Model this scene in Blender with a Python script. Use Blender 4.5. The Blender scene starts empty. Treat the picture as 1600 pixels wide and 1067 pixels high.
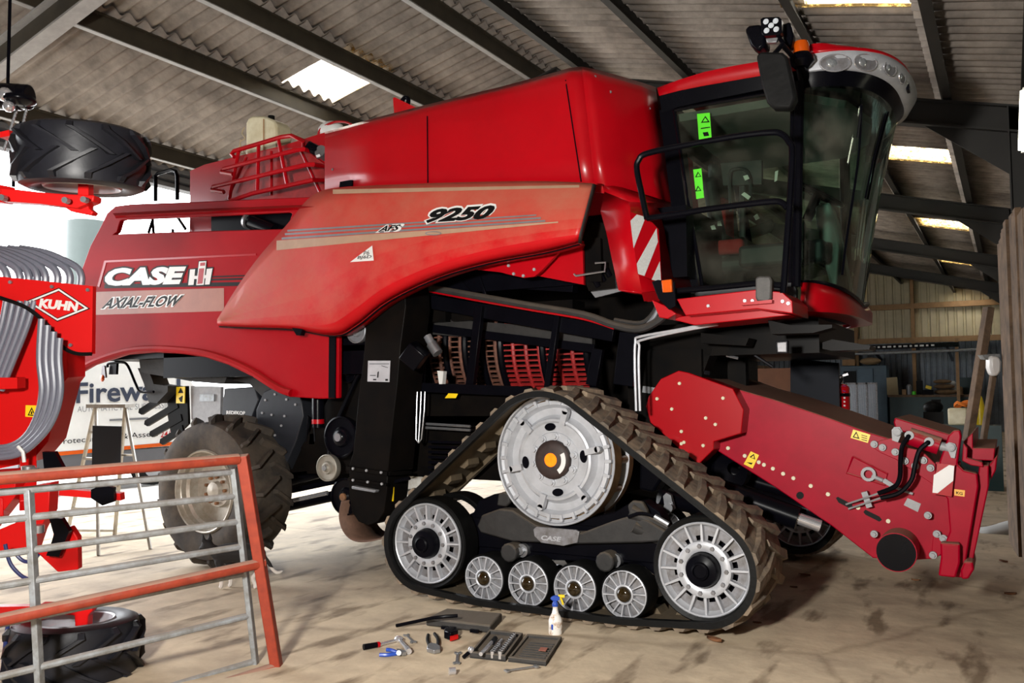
import bpy, math, random
from mathutils import Vector as V, Matrix
from mathutils.geometry import tessellate_polygon
from mathutils.bvhtree import BVHTree
random.seed(7)
S = bpy.context.scene
COL = S.collection
PI = math.pi
# ------------------------------------------------------------------ camera
FOC = 1368.9
YAW, PITCH, ROLL = -0.516022, 0.057157, -0.0074865
CAM = V((3.92599, -5.57543, 1.58887))
FW = V((math.sin(YAW)*math.cos(PITCH), math.cos(YAW)*math.cos(PITCH), math.sin(PITCH)))
_r = V((math.cos(YAW), -math.sin(YAW), 0)); _u = _r.cross(FW)
RT = _r*math.cos(ROLL) + _u*math.sin(ROLL)
UP = -_r*math.sin(ROLL) + _u*math.cos(ROLL)
cd = bpy.data.cameras.new('camera'); cam = bpy.data.objects.new('camera', cd); COL.objects.link(cam)
cd.sensor_width = 36; cd.lens = FOC/1600*36; cd.clip_end = 300; cd.clip_start = .05
m = Matrix((RT, UP, -FW)).transposed().to_4x4(); m.translation = CAM
cam.matrix_world = m; S.camera = cam
# ------------------------------------------------------------------ world, lights, exposure
S.view_settings.view_transform = 'Standard'; S.view_settings.look = 'None'
S.view_settings.exposure = 0.62; S.view_settings.gamma = 1.0
S.view_settings.use_curve_mapping = False
S.cycles.use_denoising = True
S.cycles.max_bounces = 8; S.cycles.diffuse_bounces = 4; S.cycles.glossy_bounces = 4
S.cycles.transparent_max_bounces = 12
S.cycles.sample_clamp_indirect = 6
W = bpy.data.worlds.new('overcast_sky'); S.world = W; W.use_nodes = True
bg = W.node_tree.nodes['Background']; bg.inputs[0].default_value = (.93, .96, 1, 1); bg.inputs[1].default_value = 6.0
def light(name, typ, loc, target, energy, color=(1, 1, 1), size=1, size_y=None):
    d = bpy.data.lights.new(name, typ); d.energy = energy; d.color = color
    if typ == 'AREA':
        d.size = size
        if size_y: d.shape = 'RECTANGLE'; d.size_y = size_y
    else: d.shadow_soft_size = size
    o = bpy.data.objects.new(name, d); COL.objects.link(o); o.location = loc
    o.rotation_euler = (V(target)-V(loc)).to_track_quat('-Z', 'Y').to_euler()
    return o
light('flash', 'AREA', (2.5, -5.9, 2.2), (1.0, 1.5, 1.9), 330, (1, .97, .92), .35)
pt = light('doorway_daylight', 'AREA', (-6.9, 7, 2.3), (0, 7, 2.0), 10, size=20, size_y=4.4); pt.data.cycles.is_portal = True
# ------------------------------------------------------------------ from a picture point to a point at a real distance
def ray(px, py): return FW + RT*((px-800)/FOC) - UP*((py-533.5)/FOC)
def Y(px, py, y): d = ray(px, py); return CAM + d*((y-CAM.y)/d.y)
def X(px, py, x): d = ray(px, py); return CAM + d*((x-CAM.x)/d.x)
def Z(px, py, z=0.0): d = ray(px, py); return CAM + d*((z-CAM.z)/d.z)
def D(px, py, dep): return CAM + ray(px, py)*dep
def pix(p): d = V(p)-CAM; z = d.dot(FW); return 800+FOC*d.dot(RT)/z, 533.5-FOC*d.dot(UP)/z
# ------------------------------------------------------------------ materials
def mat(name, col, rough=.5, metal=0, var=.12, scale=8, bump=0, coat=0, col2=None, spec=.5, alpha=1, trans=0, emit=0, dust=0, dustcol=(.42, .33, .23), dmin=.62, detail=6, lo=.35, hi=.7):
    """one procedural material: base colour broken up by noise towards col2, optional bump and settled dust on faces that look up"""
    M = bpy.data.materials.new(name); M.use_nodes = True; n = M.node_tree.nodes; l = M.node_tree.links
    b = n['Principled BSDF']
    c = (*col, 1); c2 = (*(col2 or [x*(1-var) for x in col]), 1)
    tc = n.new('ShaderNodeTexCoord'); nz = n.new('ShaderNodeTexNoise'); nz.inputs['Scale'].default_value = scale; nz.inputs['Detail'].default_value = detail
    nz.inputs['Roughness'].default_value = .65
    l.new(tc.outputs['Object'], nz.inputs['Vector'])
    rp = n.new('ShaderNodeValToRGB'); rp.color_ramp.elements[0].color = c2; rp.color_ramp.elements[1].color = c
    rp.color_ramp.elements[0].position = lo; rp.color_ramp.elements[1].position = hi
    l.new(nz.outputs[0], rp.inputs[0])
    out = rp.outputs[0]; rin = None
    if dust:
        g = n.new('ShaderNodeNewGeometry'); sx = n.new('ShaderNodeSeparateXYZ'); l.new(g.outputs['True Normal'], sx.inputs[0])
        n2 = n.new('ShaderNodeTexNoise'); n2.inputs['Scale'].default_value = 2.2; n2.inputs['Detail'].default_value = 9; n2.inputs['Roughness'].default_value = .75
        l.new(tc.outputs['Object'], n2.inputs['Vector'])
        ma = n.new('ShaderNodeMath'); ma.operation = 'MULTIPLY_ADD'; l.new(sx.outputs[2], ma.inputs[0]); ma.inputs[1].default_value = .9; l.new(n2.outputs[0], ma.inputs[2])
        mr = n.new('ShaderNodeMapRange'); mr.inputs['From Min'].default_value = dmin; mr.inputs['From Max'].default_value = 1.15; mr.inputs['To Max'].default_value = dust
        l.new(ma.outputs[0], mr.inputs[0])
        mx = n.new('ShaderNodeMix'); mx.data_type = 'RGBA'; l.new(mr.outputs[0], mx.inputs[0]); l.new(out, mx.inputs[6]); mx.inputs[7].default_value = (*dustcol, 1)
        out = mx.outputs[2]
        ra = n.new('ShaderNodeMapRange'); ra.inputs['To Min'].default_value = rough; ra.inputs['To Max'].default_value = .9; l.new(mr.outputs[0], ra.inputs[0]); rin = ra.outputs[0]
    l.new(out, b.inputs['Base Color'])
    b.inputs['Roughness'].default_value = rough
    if rin: l.new(rin, b.inputs['Roughness'])
    b.inputs['Metallic'].default_value = metal
    b.inputs['Specular IOR Level'].default_value = spec
    if coat: b.inputs['Coat Weight'].default_value = coat; b.inputs['Coat Roughness'].default_value = .08
    if trans: b.inputs['Transmission Weight'].default_value = trans
    if alpha < 1: b.inputs['Alpha'].default_value = alpha
    if emit: b.inputs['Emission Color'].default_value = (*col, 1); b.inputs['Emission Strength'].default_value = emit
    if bump:
        bp = n.new('ShaderNodeBump'); bp.inputs['Strength'].default_value = bump; bp.inputs['Distance'].default_value = .02
        nb = n.new('ShaderNodeTexNoise'); nb.inputs['Scale'].default_value = scale*3; nb.inputs['Detail'].default_value = 8; l.new(tc.outputs['Object'], nb.inputs['Vector'])
        l.new(nb.outputs[0], bp.inputs['Height']); l.new(bp.outputs[0], b.inputs['Normal'])
    return M
RED = mat('red_paint', (.40, .0012, .006), .3, 0, .12, 2, coat=.12, spec=.3)
REDR = mat('rear_red_paint', (.36, .001, .006), .45, 0, .15, 2, spec=.06, dust=.1, dustcol=(.4, .16, .12), dmin=.5)
REDD = mat('dusty_red_paint', (.5, .004, .008), .35, 0, .15, 3, coat=.08, spec=.3, dust=.7, dustcol=(.42, .17, .10), dmin=.42)
FEED = mat('crimson_paint', (.36, .0, .016), .4, 0, .2, 5, spec=.15, dust=.75, dustcol=(.26, .19, .13), dmin=.78)
DRILL = mat('bright_red_paint', (.6, .005, .005), .4, 0, .06, 3, spec=.3)
BLK = mat('black_paint', (.003, .003, .005), .3, 0, .3, 6, spec=.06, dust=.03, dustcol=(.06, .05, .04))
BLKC = mat('clean_black_paint', (.003, .003, .005), .22, 0, .3, 6, spec=.12)
DUSTB = mat('dusty_black_metal', (.022, .020, .019), .7, 0, .5, 9, bump=.15, dust=.45, dustcol=(.17, .13, .09))
RUB = mat('black_rubber', (.005, .005, .005), .5, 0, .4, 12, bump=.1, spec=.15)
MUD = mat('muddy_rubber', (.26, .19, .125), .85, 0, .5, 7, col2=(.085, .068, .052), bump=.4)
TYRE = mat('tyre_rubber', (.03, .03, .034), .5, 0, .5, 6, dust=.25, bump=.1)
TYREM = mat('dirty_tyre_rubber', (.085, .064, .044), .8, 0, .5, 4, col2=(.02, .017, .015), bump=.3)
SILV = mat('silver_paint', (.5, .51, .54), .38, .25, .2, 9)
SILVD = mat('silver_paint_darker', (.26, .26, .28), .45, .3, .35, 14, col2=(.13, .12, .115))  # darker, uneven silver for recessed wheel dishes and small fittings
STEEL = mat('bright_steel', (.42, .43, .45), .32, .8, .2, 20)
GALV = mat('galvanised_steel', (.36, .39, .42), .5, .4, .4, 14, col2=(.2, .2, .19), dust=.5, dustcol=(.3, .25, .2))
ZINC = mat('zinc_plated_steel', (.33, .33, .34), .55, .1, .2, 20)
RUST = mat('rusty_steel', (.3, .13, .05), .8, .2, .5, 8, col2=(.1, .05, .025), bump=.2)
RUSTB = mat('rust_brown_grate', (.22, .085, .05), .7, .2, .4, 16, col2=(.08, .035, .025))
REDG = mat('red_grate', (.4, .02, .02), .5, 0, .4, 16)
ORED = mat('red_oxide_paint', (.30, .036, .012), .6, 0, .35, 12, col2=(.2, .022, .008), dust=.6, dustcol=(.3, .24, .18), dmin=.7)
WHT = mat('white_plastic', (.7, .7, .68), .4, 0, .08, 5)
CREAM = mat('stained_white_plastic', (.72, .68, .5), .45, 0, .25, 6, col2=(.55, .48, .3))
GREY = mat('grey_metal', (.22, .23, .25), .4, .3, .2, 6, dust=.2)
YEL = mat('yellow_sticker', (.9, .62, .01), .4, 0, .05)
INK = mat('black_ink', (.006, .006, .006), .45, 0, .05, spec=.1)
LWHT = mat('white_lettering', (.7, .68, .66), .35, 0, .03)
SLATE = mat('slate_black_paint', (.022, .024, .03), .4, 0, .3, 6, spec=.25)
BEIGE = mat('pale_gold_stripe', (.42, .26, .17), .45, 0, .15, 6)
ORNG = mat('orange_lens', (.6, .085, .004), .2, 0, .1, coat=.5)
CHROME = mat('chrome', (.7, .7, .73), .16, .75, .02)
HOSE = mat('grey_ribbed_hose', (.15, .16, .20), .35, 0, .1, 30)
BLUE = mat('blue_plastic', (.02, .07, .4), .35, 0, .1)
YELP = mat('yellow_plastic', (.85, .62, .02), .35, 0, .1)
GREENL = mat('green_sticker', (.1, .75, .02), .4, 0, .1)
WOOD = mat('weathered_wood', (.19, .115, .065), .85, 0, .5, 5, col2=(.07, .042, .024), bump=.3)
WOODL = mat('pale_wood', (.42, .25, .12), .8, 0, .3, 5, bump=.1)
def glassmat(name, tint, dirt=.16, rough=.02):
    M = bpy.data.materials.new(name); M.use_nodes = True; n = M.node_tree.nodes; l = M.node_tree.links
    for x in list(n):
        if x.type != 'OUTPUT_MATERIAL': n.remove(x)
    o = n['Material Output']; tr = n.new('ShaderNodeBsdfTransparent'); tr.inputs[0].default_value = (*tint, 1)
    gl = n.new('ShaderNodeBsdfGlossy'); gl.inputs['Roughness'].default_value = rough; gl.inputs[0].default_value = (.9, 1, .95, 1)
    fr = n.new('ShaderNodeFresnel'); fr.inputs[0].default_value = 1.5
    mx = n.new('ShaderNodeMixShader'); l.new(fr.outputs[0], mx.inputs[0]); l.new(tr.outputs[0], mx.inputs[1]); l.new(gl.outputs[0], mx.inputs[2])
    df = n.new('ShaderNodeBsdfDiffuse'); df.inputs[0].default_value = (.35, .33, .26, 1)
    nz = n.new('ShaderNodeTexNoise'); nz.inputs['Scale'].default_value = 3; nz.inputs['Detail'].default_value = 8
    tc = n.new('ShaderNodeTexCoord'); l.new(tc.outputs['Object'], nz.inputs['Vector'])
    mr = n.new('ShaderNodeMapRange'); mr.inputs['From Min'].default_value = .4; mr.inputs['From Max'].default_value = .9; mr.inputs['To Max'].default_value = dirt; l.new(nz.outputs[0], mr.inputs[0])
    m2 = n.new('ShaderNodeMixShader'); l.new(mr.outputs[0], m2.inputs[0]); l.new(mx.outputs[0], m2.inputs[1]); l.new(df.outputs[0], m2.inputs[2])
    l.new(m2.outputs[0], o.inputs[0]); return M
GLASS = glassmat('green_tinted_glass', (.5, .62, .52)); GLASSW = glassmat('dusty_green_glass', (.42, .6, .5), dirt=.34)
# ------------------------------------------------------------------ mesh building
def perp(a):
    a = a.normalized(); t = V((0, 0, 1)) if abs(a.z) < .9 else V((1, 0, 0))
    b = a.cross(t).normalized(); return b, a.cross(b).normalized()
class MB:
    def __init__(s): s.v = []; s.f = []; s.m = []
    def add(s, vs, fs, mi=0):
        k = len(s.v); s.v += [V(p) for p in vs]
        for f in fs: s.f.append([i+k for i in f]); s.m.append(mi)
        return s
    def box(s, c, d, R=None, mi=0):
        c = V(c); R = R or Matrix.Identity(3)
        vs = [c + R @ V((sx*d[0]/2, sy*d[1]/2, sz*d[2]/2)) for sx in (-1, 1) for sy in (-1, 1) for sz in (-1, 1)]
        return s.add(vs, [(0, 1, 3, 2), (4, 6, 7, 5), (0, 4, 5, 1), (2, 3, 7, 6), (0, 2, 6, 4), (1, 5, 7, 3)], mi)
    def bx(s, x0, x1, y0, y1, z0, z1, mi=0): return s.box(((x0+x1)/2, (y0+y1)/2, (z0+z1)/2), (x1-x0, y1-y0, z1-z0), None, mi)
    def bar(s, a, b, w, h, up=(0, 0, 1), mi=0):
        a = V(a); b = V(b); d = (b-a); L = d.length; d.normalize(); u = V(up)
        if abs(d.dot(u)) > .98: u = V((0, 1, 0))
        sd = d.cross(u).normalized(); u2 = sd.cross(d)
        return s.box((a+b)/2, (L, w, h), Matrix((d, sd, u2)).transposed(), mi)
    def cyl(s, a, b, r0, r1=None, n=16, mi=0, cap=True):
        a = V(a); b = V(b); r1 = r0 if r1 is None else r1; e, g = perp(b-a)
        vs = [p + e*(r*math.cos(2*PI*i/n)) + g*(r*math.sin(2*PI*i/n)) for p, r in ((a, r0), (b, r1)) for i in range(n)]
        fs = [(i, (i+1) % n, n+(i+1) % n, n+i) for i in range(n)]
        if cap: fs += [tuple(range(n-1, -1, -1)), tuple(range(n, 2*n))]
        return s.add(vs, fs, mi)
    def tube(s, pts, r, n=8, mi=0, closed=False, rr=None):
        pts = [V(p) for p in pts]; N = len(pts); vs = []; e = None
        for i, p in enumerate(pts):
            if closed: t = pts[(i+1) % N]-pts[i-1]
            else: t = pts[min(i+1, N-1)]-pts[max(i-1, 0)]
            t.normalize()
            if e is None: e, _ = perp(t)
            e = (e - t*e.dot(t)).normalized(); g = t.cross(e); q = rr[i] if rr else r
            vs += [p + e*(q*math.cos(2*PI*k/n)) + g*(q*math.sin(2*PI*k/n)) for k in range(n)]
        fs = [(i*n+k, i*n+(k+1) % n, ((i+1) % N)*n+(k+1) % n, ((i+1) % N)*n+k) for i in range(N if closed else N-1) for k in range(n)]
        if not closed: fs += [tuple(range(n-1, -1, -1)), tuple(range((N-1)*n, N*n))]
        return s.add(vs, fs, mi)
    def prism(s, loop, vec, holes=(), mi=0, mi_side=None):
        vec = V(vec); loops = [[V(p) for p in loop]] + [[V(p) for p in h] for h in holes]
        flat = [p for L in loops for p in L]; n = len(flat)
        tris = tessellate_polygon(loops) if holes else [tuple(range(n))]
        s.add(flat + [p+vec for p in flat], [tuple(t) for t in tris] + [tuple(i+n for i in reversed(t)) for t in tris], mi)
        k0 = len(s.v)-2*n; k = 0
        for L in loops:
            c = len(L)
            for i in range(c):
                a, b = k+i, k+(i+1) % c
                s.f.append([k0+a, k0+b, k0+b+n, k0+a+n]); s.m.append(mi if mi_side is None else mi_side)
            k += c
        return s
    def lathe(s, prof, o, ax, n=32, mi=0, a0=0, a1=2*PI, mis=None):
        o = V(o); ax = V(ax).normalized(); e, g = perp(ax); full = abs(a1-a0-2*PI) < 1e-6; N = n if full else n+1
        vs = [o + ax*h + (e*math.cos(a0+(a1-a0)*i/n) + g*math.sin(a0+(a1-a0)*i/n))*r for r, h in prof for i in range(N)]
        k0 = len(s.v); s.v += vs
        for j in range(len(prof)-1):
            for i in range(n):
                i2 = (i+1) % N
                s.f.append([k0+j*N+i, k0+j*N+i2, k0+(j+1)*N+i2, k0+(j+1)*N+i]); s.m.append(mis[j] if mis else mi)
        return s
    def grid(s, rows, mi=0, closed=False):
        n = len(rows[0]); vs = [p for r in rows for p in r]
        fs = [(j*n+i, j*n+(i+1) % n, (j+1)*n+(i+1) % n, (j+1)*n+i) for j in range(len(rows)-1) for i in range(n if closed else n-1)]
        return s.add(vs, fs, mi)
    def sph(s, c, r, d=(1, 1, 1), n=14, mi=0, R=None):
        c = V(c); R = R or Matrix.Identity(3); m_ = n//2; vs = []
        for j in range(m_+1):
            a = PI*j/m_
            for i in range(n): b = 2*PI*i/n; vs.append(c + R @ V((r*d[0]*math.sin(a)*math.cos(b), r*d[1]*math.sin(a)*math.sin(b), r*d[2]*math.cos(a))))
        return s.add(vs, [(j*n+i, j*n+(i+1) % n, (j+1)*n+(i+1) % n, (j+1)*n+i) for j in range(m_) for i in range(n)], mi)
    def bolts(s, pts, r, ax=(0, -1, 0), h=.012, mi=0, n=8):
        for p in pts: s.cyl(V(p), V(p)+V(ax).normalized()*h, r, r*.9, n, mi)
        return s
    def mesh(s, name, mats, off=V((0, 0, 0)), smooth=35):
        me = bpy.data.meshes.new(name); me.from_pydata([p-off for p in s.v], [], s.f)
        for M in mats: me.materials.append(M)
        for p, mi in zip(me.polygons, s.m): p.material_index = mi
        import bmesh
        b = bmesh.new(); b.from_mesh(me); bmesh.ops.recalc_face_normals(b, faces=b.faces); b.to_mesh(me); b.free()
        if smooth:
            for p in me.polygons: p.use_smooth = True
            me.set_sharp_from_angle(angle=math.radians(smooth))
        me.update(); return me
ORG = {}
def lst(M): return M if isinstance(M, (list, tuple)) else [M]
def thing(name, label, cat, loc=(0, 0, 0), group=None):
    o = bpy.data.objects.new(name, None); COL.objects.link(o); o.location = loc; o.empty_display_size = .2
    o['label'] = label; o['category'] = cat
    if group: o['group'] = group
    ORG[o] = V(loc); return o
def part(mb, name, M, parent, label=None, bevel=0, smooth=35, solid=0, sub=0, kind=None):
    off = ORG[parent]; me = mb.mesh(name, lst(M), off, smooth); o = bpy.data.objects.new(name, me); COL.objects.link(o); o.parent = parent; ORG[o] = off
    if label: o['label'] = label
    if kind: o['kind'] = kind
    mods(o, bevel, solid, sub); return o
def studs(name, pts, r, M, parent, h=.012, ax=(0, -1, 0), n=8, big=0):
    pts = [V(p) for p in pts]; m_ = MB(); p = pts[0]; ax = V(ax)
    m_.cyl(p, p+ax*h, r, r*.92, n if not big else 18)
    if big: m_.cyl(p+ax*h*.9, p+ax*h*2.6, r*.55, n=6)
    o = part(m_, name, M, parent)
    for q in pts[1:]: c = o.copy(); COL.objects.link(c); c.parent = parent; c.location = V(o.location)+q-p
BLKM = None
def mods(o, bevel, solid, sub):
    if solid: s = o.modifiers.new('s', 'SOLIDIFY'); s.thickness = solid; s.offset = 0
    if sub: s = o.modifiers.new('d', 'SUBSURF'); s.levels = s.render_levels = sub
    if bevel: b = o.modifiers.new('b', 'BEVEL'); b.width = bevel; b.segments = 2; b.limit_method = 'ANGLE'; b.angle_limit = math.radians(40)
def solo(mb, name, M, label, cat, group=None, bevel=0, smooth=35, solid=0, sub=0, kind=None):
    xs = [p.x for p in mb.v]; ys = [p.y for p in mb.v]; zs = [p.z for p in mb.v]
    off = V(((min(xs)+max(xs))/2, (min(ys)+max(ys))/2, min(zs)))
    me = mb.mesh(name, lst(M), off, smooth); o = bpy.data.objects.new(name, me); COL.objects.link(o); o.location = off; ORG[o] = off
    if label: o['label'] = label
    if cat: o['category'] = cat
    if group: o['group'] = group
    if kind: o['kind'] = kind
    mods(o, bevel, solid, sub); return o
def struct(mb, name, M, bevel=0, smooth=35, solid=0, label=None):
    return solo(mb, name, M, label, None, None, bevel, smooth, solid, 0, 'structure')
def dup(o, loc, rotz=None, label=None):
    c = o.copy(); COL.objects.link(c); c.location = loc
    if rotz is not None: c.rotation_euler = (0, 0, rotz)
    if label: c['label'] = label
    for k in o.children:
        d = k.copy(); COL.objects.link(d); d.parent = c
        for q in k.children: e = q.copy(); COL.objects.link(e); e.parent = d
    return c
def copypart(o, shift, parent=None):
    """a part and its sub-parts once more, moved by shift"""
    c = o.copy(); COL.objects.link(c); c.parent = parent or o.parent; c.location = V(o.location)+V(shift); ORG[c] = ORG[o]
    for k in o.children: d = k.copy(); COL.objects.link(d); d.parent = c
    return c
# ------------------------------------------------------------------ lettering and stickers laid on a surface
_tx = {}
def text2d(s, bold=0, shear=0, sp=1):
    key = (s, bold, shear, sp)
    if key not in _tx:
        c = bpy.data.curves.new('t', 'FONT'); c.body = s; c.size = 1; c.offset = bold; c.shear = shear; c.space_character = sp; c.fill_mode = 'FRONT'; c.resolution_u = 3
        o = bpy.data.objects.new('t', c); COL.objects.link(o); bpy.context.view_layer.update()
        me = o.evaluated_get(bpy.context.evaluated_depsgraph_get()).to_mesh()
        vs = [(p.co.x, p.co.y) for p in me.vertices]; fs = [tuple(p.vertices) for p in me.polygons]
        o.to_mesh_clear() if False else None
        bpy.data.objects.remove(o); bpy.data.curves.remove(c)
        x0 = min(p[0] for p in vs); x1 = max(p[0] for p in vs); y0 = min(p[1] for p in vs); y1 = max(p[1] for p in vs)
        _tx[key] = ([((a-x0)/(x1-x0), (b-y0)/(y1-y0)) for a, b in vs], fs)
    return _tx[key]
def bvh(*mbs):
    v = []; f = []
    for b in mbs: k = len(v); v += b.v; f += [[i+k for i in q] for q in b.f]
    return BVHTree.FromPolygons(v, f)
class Decal(MB):
    """flat marks on a surface: points in the picture are carried along the line of sight to the surface and lifted a little off it"""
    def __init__(s, surf, base=0): MB.__init__(s); s.s = surf; s.base = base
    def hit(s, px, py, lift):
        lift += s.base
        if callable(s.s): return s.s(px, py) - ray(px, py).normalized()*lift
        d = ray(px, py).normalized(); h = s.s.ray_cast(CAM, d)
        if h[0] is None:      # just past an edge: carry on in the plane of the nearest face
            t = 7
            for _ in range(5):
                q, nn, _i, _d = s.s.find_nearest(CAM+d*t); k = d.dot(nn)
                if abs(k) > .05: t = (q-CAM).dot(nn)/k
            return CAM+d*(t-lift)
        return h[0] - d*lift
    def poly(s, pts, lift=.004, mi=0, sub=0):
        for _ in range(sub): pts = [q for i in range(len(pts)) for q in (pts[i], ((pts[i][0]+pts[(i+1) % len(pts)][0])/2, (pts[i][1]+pts[(i+1) % len(pts)][1])/2))]
        P = [s.hit(x, y, lift) for x, y in pts]; k = len(s.v); s.v += P
        s.f.append([i+k for i in range(len(pts))]); s.m.append(mi)
        return s
    def strip(s, a, b, w0, w1=None, lift=.004, mi=0, n=10):
        """a band from a to b, w pixels tall"""
        w1 = w0 if w1 is None else w1
        top = [(a[0]+(b[0]-a[0])*i/n, a[1]+(b[1]-a[1])*i/n) for i in range(n+1)]
        bot = [(x, y+w0+(w1-w0)*i/n) for i, (x, y) in enumerate(top)]
        s.grid([[s.hit(*p, lift) for p in top], [s.hit(*p, lift) for p in bot]], mi); return s
    def text(s, t, p0, p1, ptop, bold=0, shear=0, lift=.005, mi=0, sp=1):
        """baseline from p0 to p1, cap height up to ptop above p0"""
        vs, fs = text2d(t, bold, shear, sp)
        q = [(p0[0]+(p1[0]-p0[0])*a+(ptop[0]-p0[0])*b, p0[1]+(p1[1]-p0[1])*a+(ptop[1]-p0[1])*b) for a, b in vs]
        s.add([s.hit(x, y, lift) for x, y in q], fs, mi); return s
def spline(pts, n=6):
    """Catmull-Rom through points (tuples of any length)"""
    P = [tuple(p) for p in pts]; out = []
    for i in range(len(P)-1):
        a, b, c, d = P[max(i-1, 0)], P[i], P[i+1], P[min(i+2, len(P)-1)]
        for k in range(n):
            t = k/n; out.append(tuple(.5*((2*b[j])+(-a[j]+c[j])*t+(2*a[j]-5*b[j]+4*c[j]-d[j])*t*t+(-a[j]+3*b[j]-3*c[j]+d[j])*t**3) for j in range(len(b))))
    out.append(P[-1]); return out
# ================================================================== the shed
CONC = mat('worn_concrete', (.62, .50, .345), .8, 0, .3, 2.2, col2=(.38, .295, .205), bump=.35, detail=12, lo=.3, hi=.62)
n = CONC.node_tree.nodes; l = CONC.node_tree.links; bs = n['Principled BSDF']
src = bs.inputs['Base Color'].links[0].from_socket
vz = n.new('ShaderNodeTexNoise'); vz.inputs['Scale'].default_value = 55; vz.inputs['Detail'].default_value = 6
rp = n.new('ShaderNodeValToRGB'); rp.color_ramp.elements[0].position = .34; rp.color_ramp.elements[0].color = (.2, .15, .1, 1); rp.color_ramp.elements[1].position = .45; rp.color_ramp.elements[1].color = (1, 1, 1, 1)
l.new(vz.outputs[0], rp.inputs[0])
mx = n.new('ShaderNodeMix'); mx.data_type = 'RGBA'; mx.blend_type = 'MULTIPLY'; mx.inputs[0].default_value = .75; l.new(src, mx.inputs[6]); l.new(rp.outputs[0], mx.inputs[7])
cr = n.new('ShaderNodeTexVoronoi'); cr.feature = 'DISTANCE_TO_EDGE'; cr.inputs['Scale'].default_value = .23
tc = n.new('ShaderNodeTexCoord'); nw = n.new('ShaderNodeTexNoise'); nw.inputs['Scale'].default_value = 1.5; nw.inputs['Detail'].default_value = 6
l.new(tc.outputs['Object'], nw.inputs['Vector']); mv = n.new('ShaderNodeMix'); mv.data_type = 'RGBA'; mv.inputs[0].default_value = .25
l.new(tc.outputs['Object'], mv.inputs[6]); l.new(nw.outputs[1], mv.inputs[7]); l.new(mv.outputs[2], cr.inputs['Vector'])
r2 = n.new('ShaderNodeValToRGB'); r2.color_ramp.elements[0].position = .002; r2.color_ramp.elements[0].color = (.35, .3, .25, 1); r2.color_ramp.elements[1].position = .006; r2.color_ramp.elements[1].color = (1, 1, 1, 1)
l.new(cr.outputs[0], r2.inputs[0])
m3 = n.new('ShaderNodeMix'); m3.data_type = 'RGBA'; m3.blend_type = 'MULTIPLY'; m3.inputs[0].default_value = .35; l.new(mx.outputs[2], m3.inputs[6]); l.new(r2.outputs[0], m3.inputs[7])
l.new(m3.outputs[2], bs.inputs['Base Color'])
YARD = mat('pale_yard_concrete', (.62, .58, .52), .85, 0, .15, 3)
ASB = mat('aged_fibre_cement', (.33, .285, .245), .85, 0, .5, 3.5, col2=(.17, .145, .125), bump=.15, detail=10)
STL = mat('dark_painted_steel', (.045, .036, .022), .6, 0, .4, 4)
STLD = mat('shaded_dark_steel', (.014, .012, .009), .65, 0, .3, 4)  # shade put into the colour: darker copy of the daylit roof steel
STLG = mat('grey_flange_paint', (.32, .31, .30), .6, 0, .3, 6)
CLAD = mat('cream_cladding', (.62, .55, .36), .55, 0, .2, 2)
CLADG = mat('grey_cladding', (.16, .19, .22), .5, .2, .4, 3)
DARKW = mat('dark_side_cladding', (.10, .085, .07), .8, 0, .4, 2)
mb = MB(); mb.bx(-6.9, 4.6, -9, 31.2, -.2, 0); struct(mb, 'floor', CONC, smooth=0)
mb = MB(); mb.bx(-45, -6.9, -30, 60, -.25, -.02); struct(mb, 'ground', YARD, smooth=0)
RXL = [-7.1, -4.35, -3.28, -1.915]; RXR = [-1.10, .396, 2.206, 3.386, 4.45]
zL = lambda x: 6.809+.27*x
zR = lambda x: 5.925-.25*x
def corr(y): return .034*math.sin(2*PI*y/.2)
def sheet(xa, xb, zf, y0, y1, lap):
    """one run of corrugated sheet from xa (lower end) to xb (upper end)"""
    N = max(2, int((y1-y0)/.0206)); ys = [y0+(y1-y0)*i/N for i in range(N+1)]
    up = 1 if xb > xa else -1
    xs = [xa-up*.1, (xa+xb)/2, xb+up*lap]
    return [[V((x, y, zf(x)+.035+corr(y)-(.03 if k == 2 else (.0 if k == 1 else -.012)))) for y in ys] for k, x in enumerate(xs)]
holesL = {1: [(2.79, 3.76)]}
holesR = {2: [(2.98, 3.22), (8.8, 9.8), (15.5, 16.6), (22.4, 23.2), (29.0, 30.3)]}
wn = 0
SKY = bpy.data.materials.new('translucent_rooflight'); SKY.use_nodes = True; n = SKY.node_tree.nodes; l = SKY.node_tree.links
for x in list(n):
    if x.type != 'OUTPUT_MATERIAL': n.remove(x)
tr = n.new('ShaderNodeBsdfTransparent'); tr.inputs[0].default_value = (.95, .9, .8, 1); df = n.new('ShaderNodeBsdfTranslucent'); df.inputs[0].default_value = (.5, .3, .08, 1)
nz = n.new('ShaderNodeTexNoise'); nz.inputs['Scale'].default_value = 9; nz.inputs['Detail'].default_value = 10; nz.inputs['Roughness'].default_value = .8
tc = n.new('ShaderNodeTexCoord'); l.new(tc.outputs['Object'], nz.inputs['Vector'])
rp = n.new('ShaderNodeValToRGB'); rp.color_ramp.elements[0].position = .50; rp.color_ramp.elements[0].color = (.08, .08, .08, 1); rp.color_ramp.elements[1].position = .6; rp.color_ramp.elements[1].color = (1, 1, 1, 1)
l.new(nz.outputs[0], rp.inputs[0]); ms = n.new('ShaderNodeMixShader'); l.new(rp.outputs[0], ms.inputs[0]); l.new(tr.outputs[0], ms.inputs[1]); l.new(df.outputs[0], ms.inputs[2]); l.new(ms.outputs[0], n['Material Output'].inputs[0])
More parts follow.
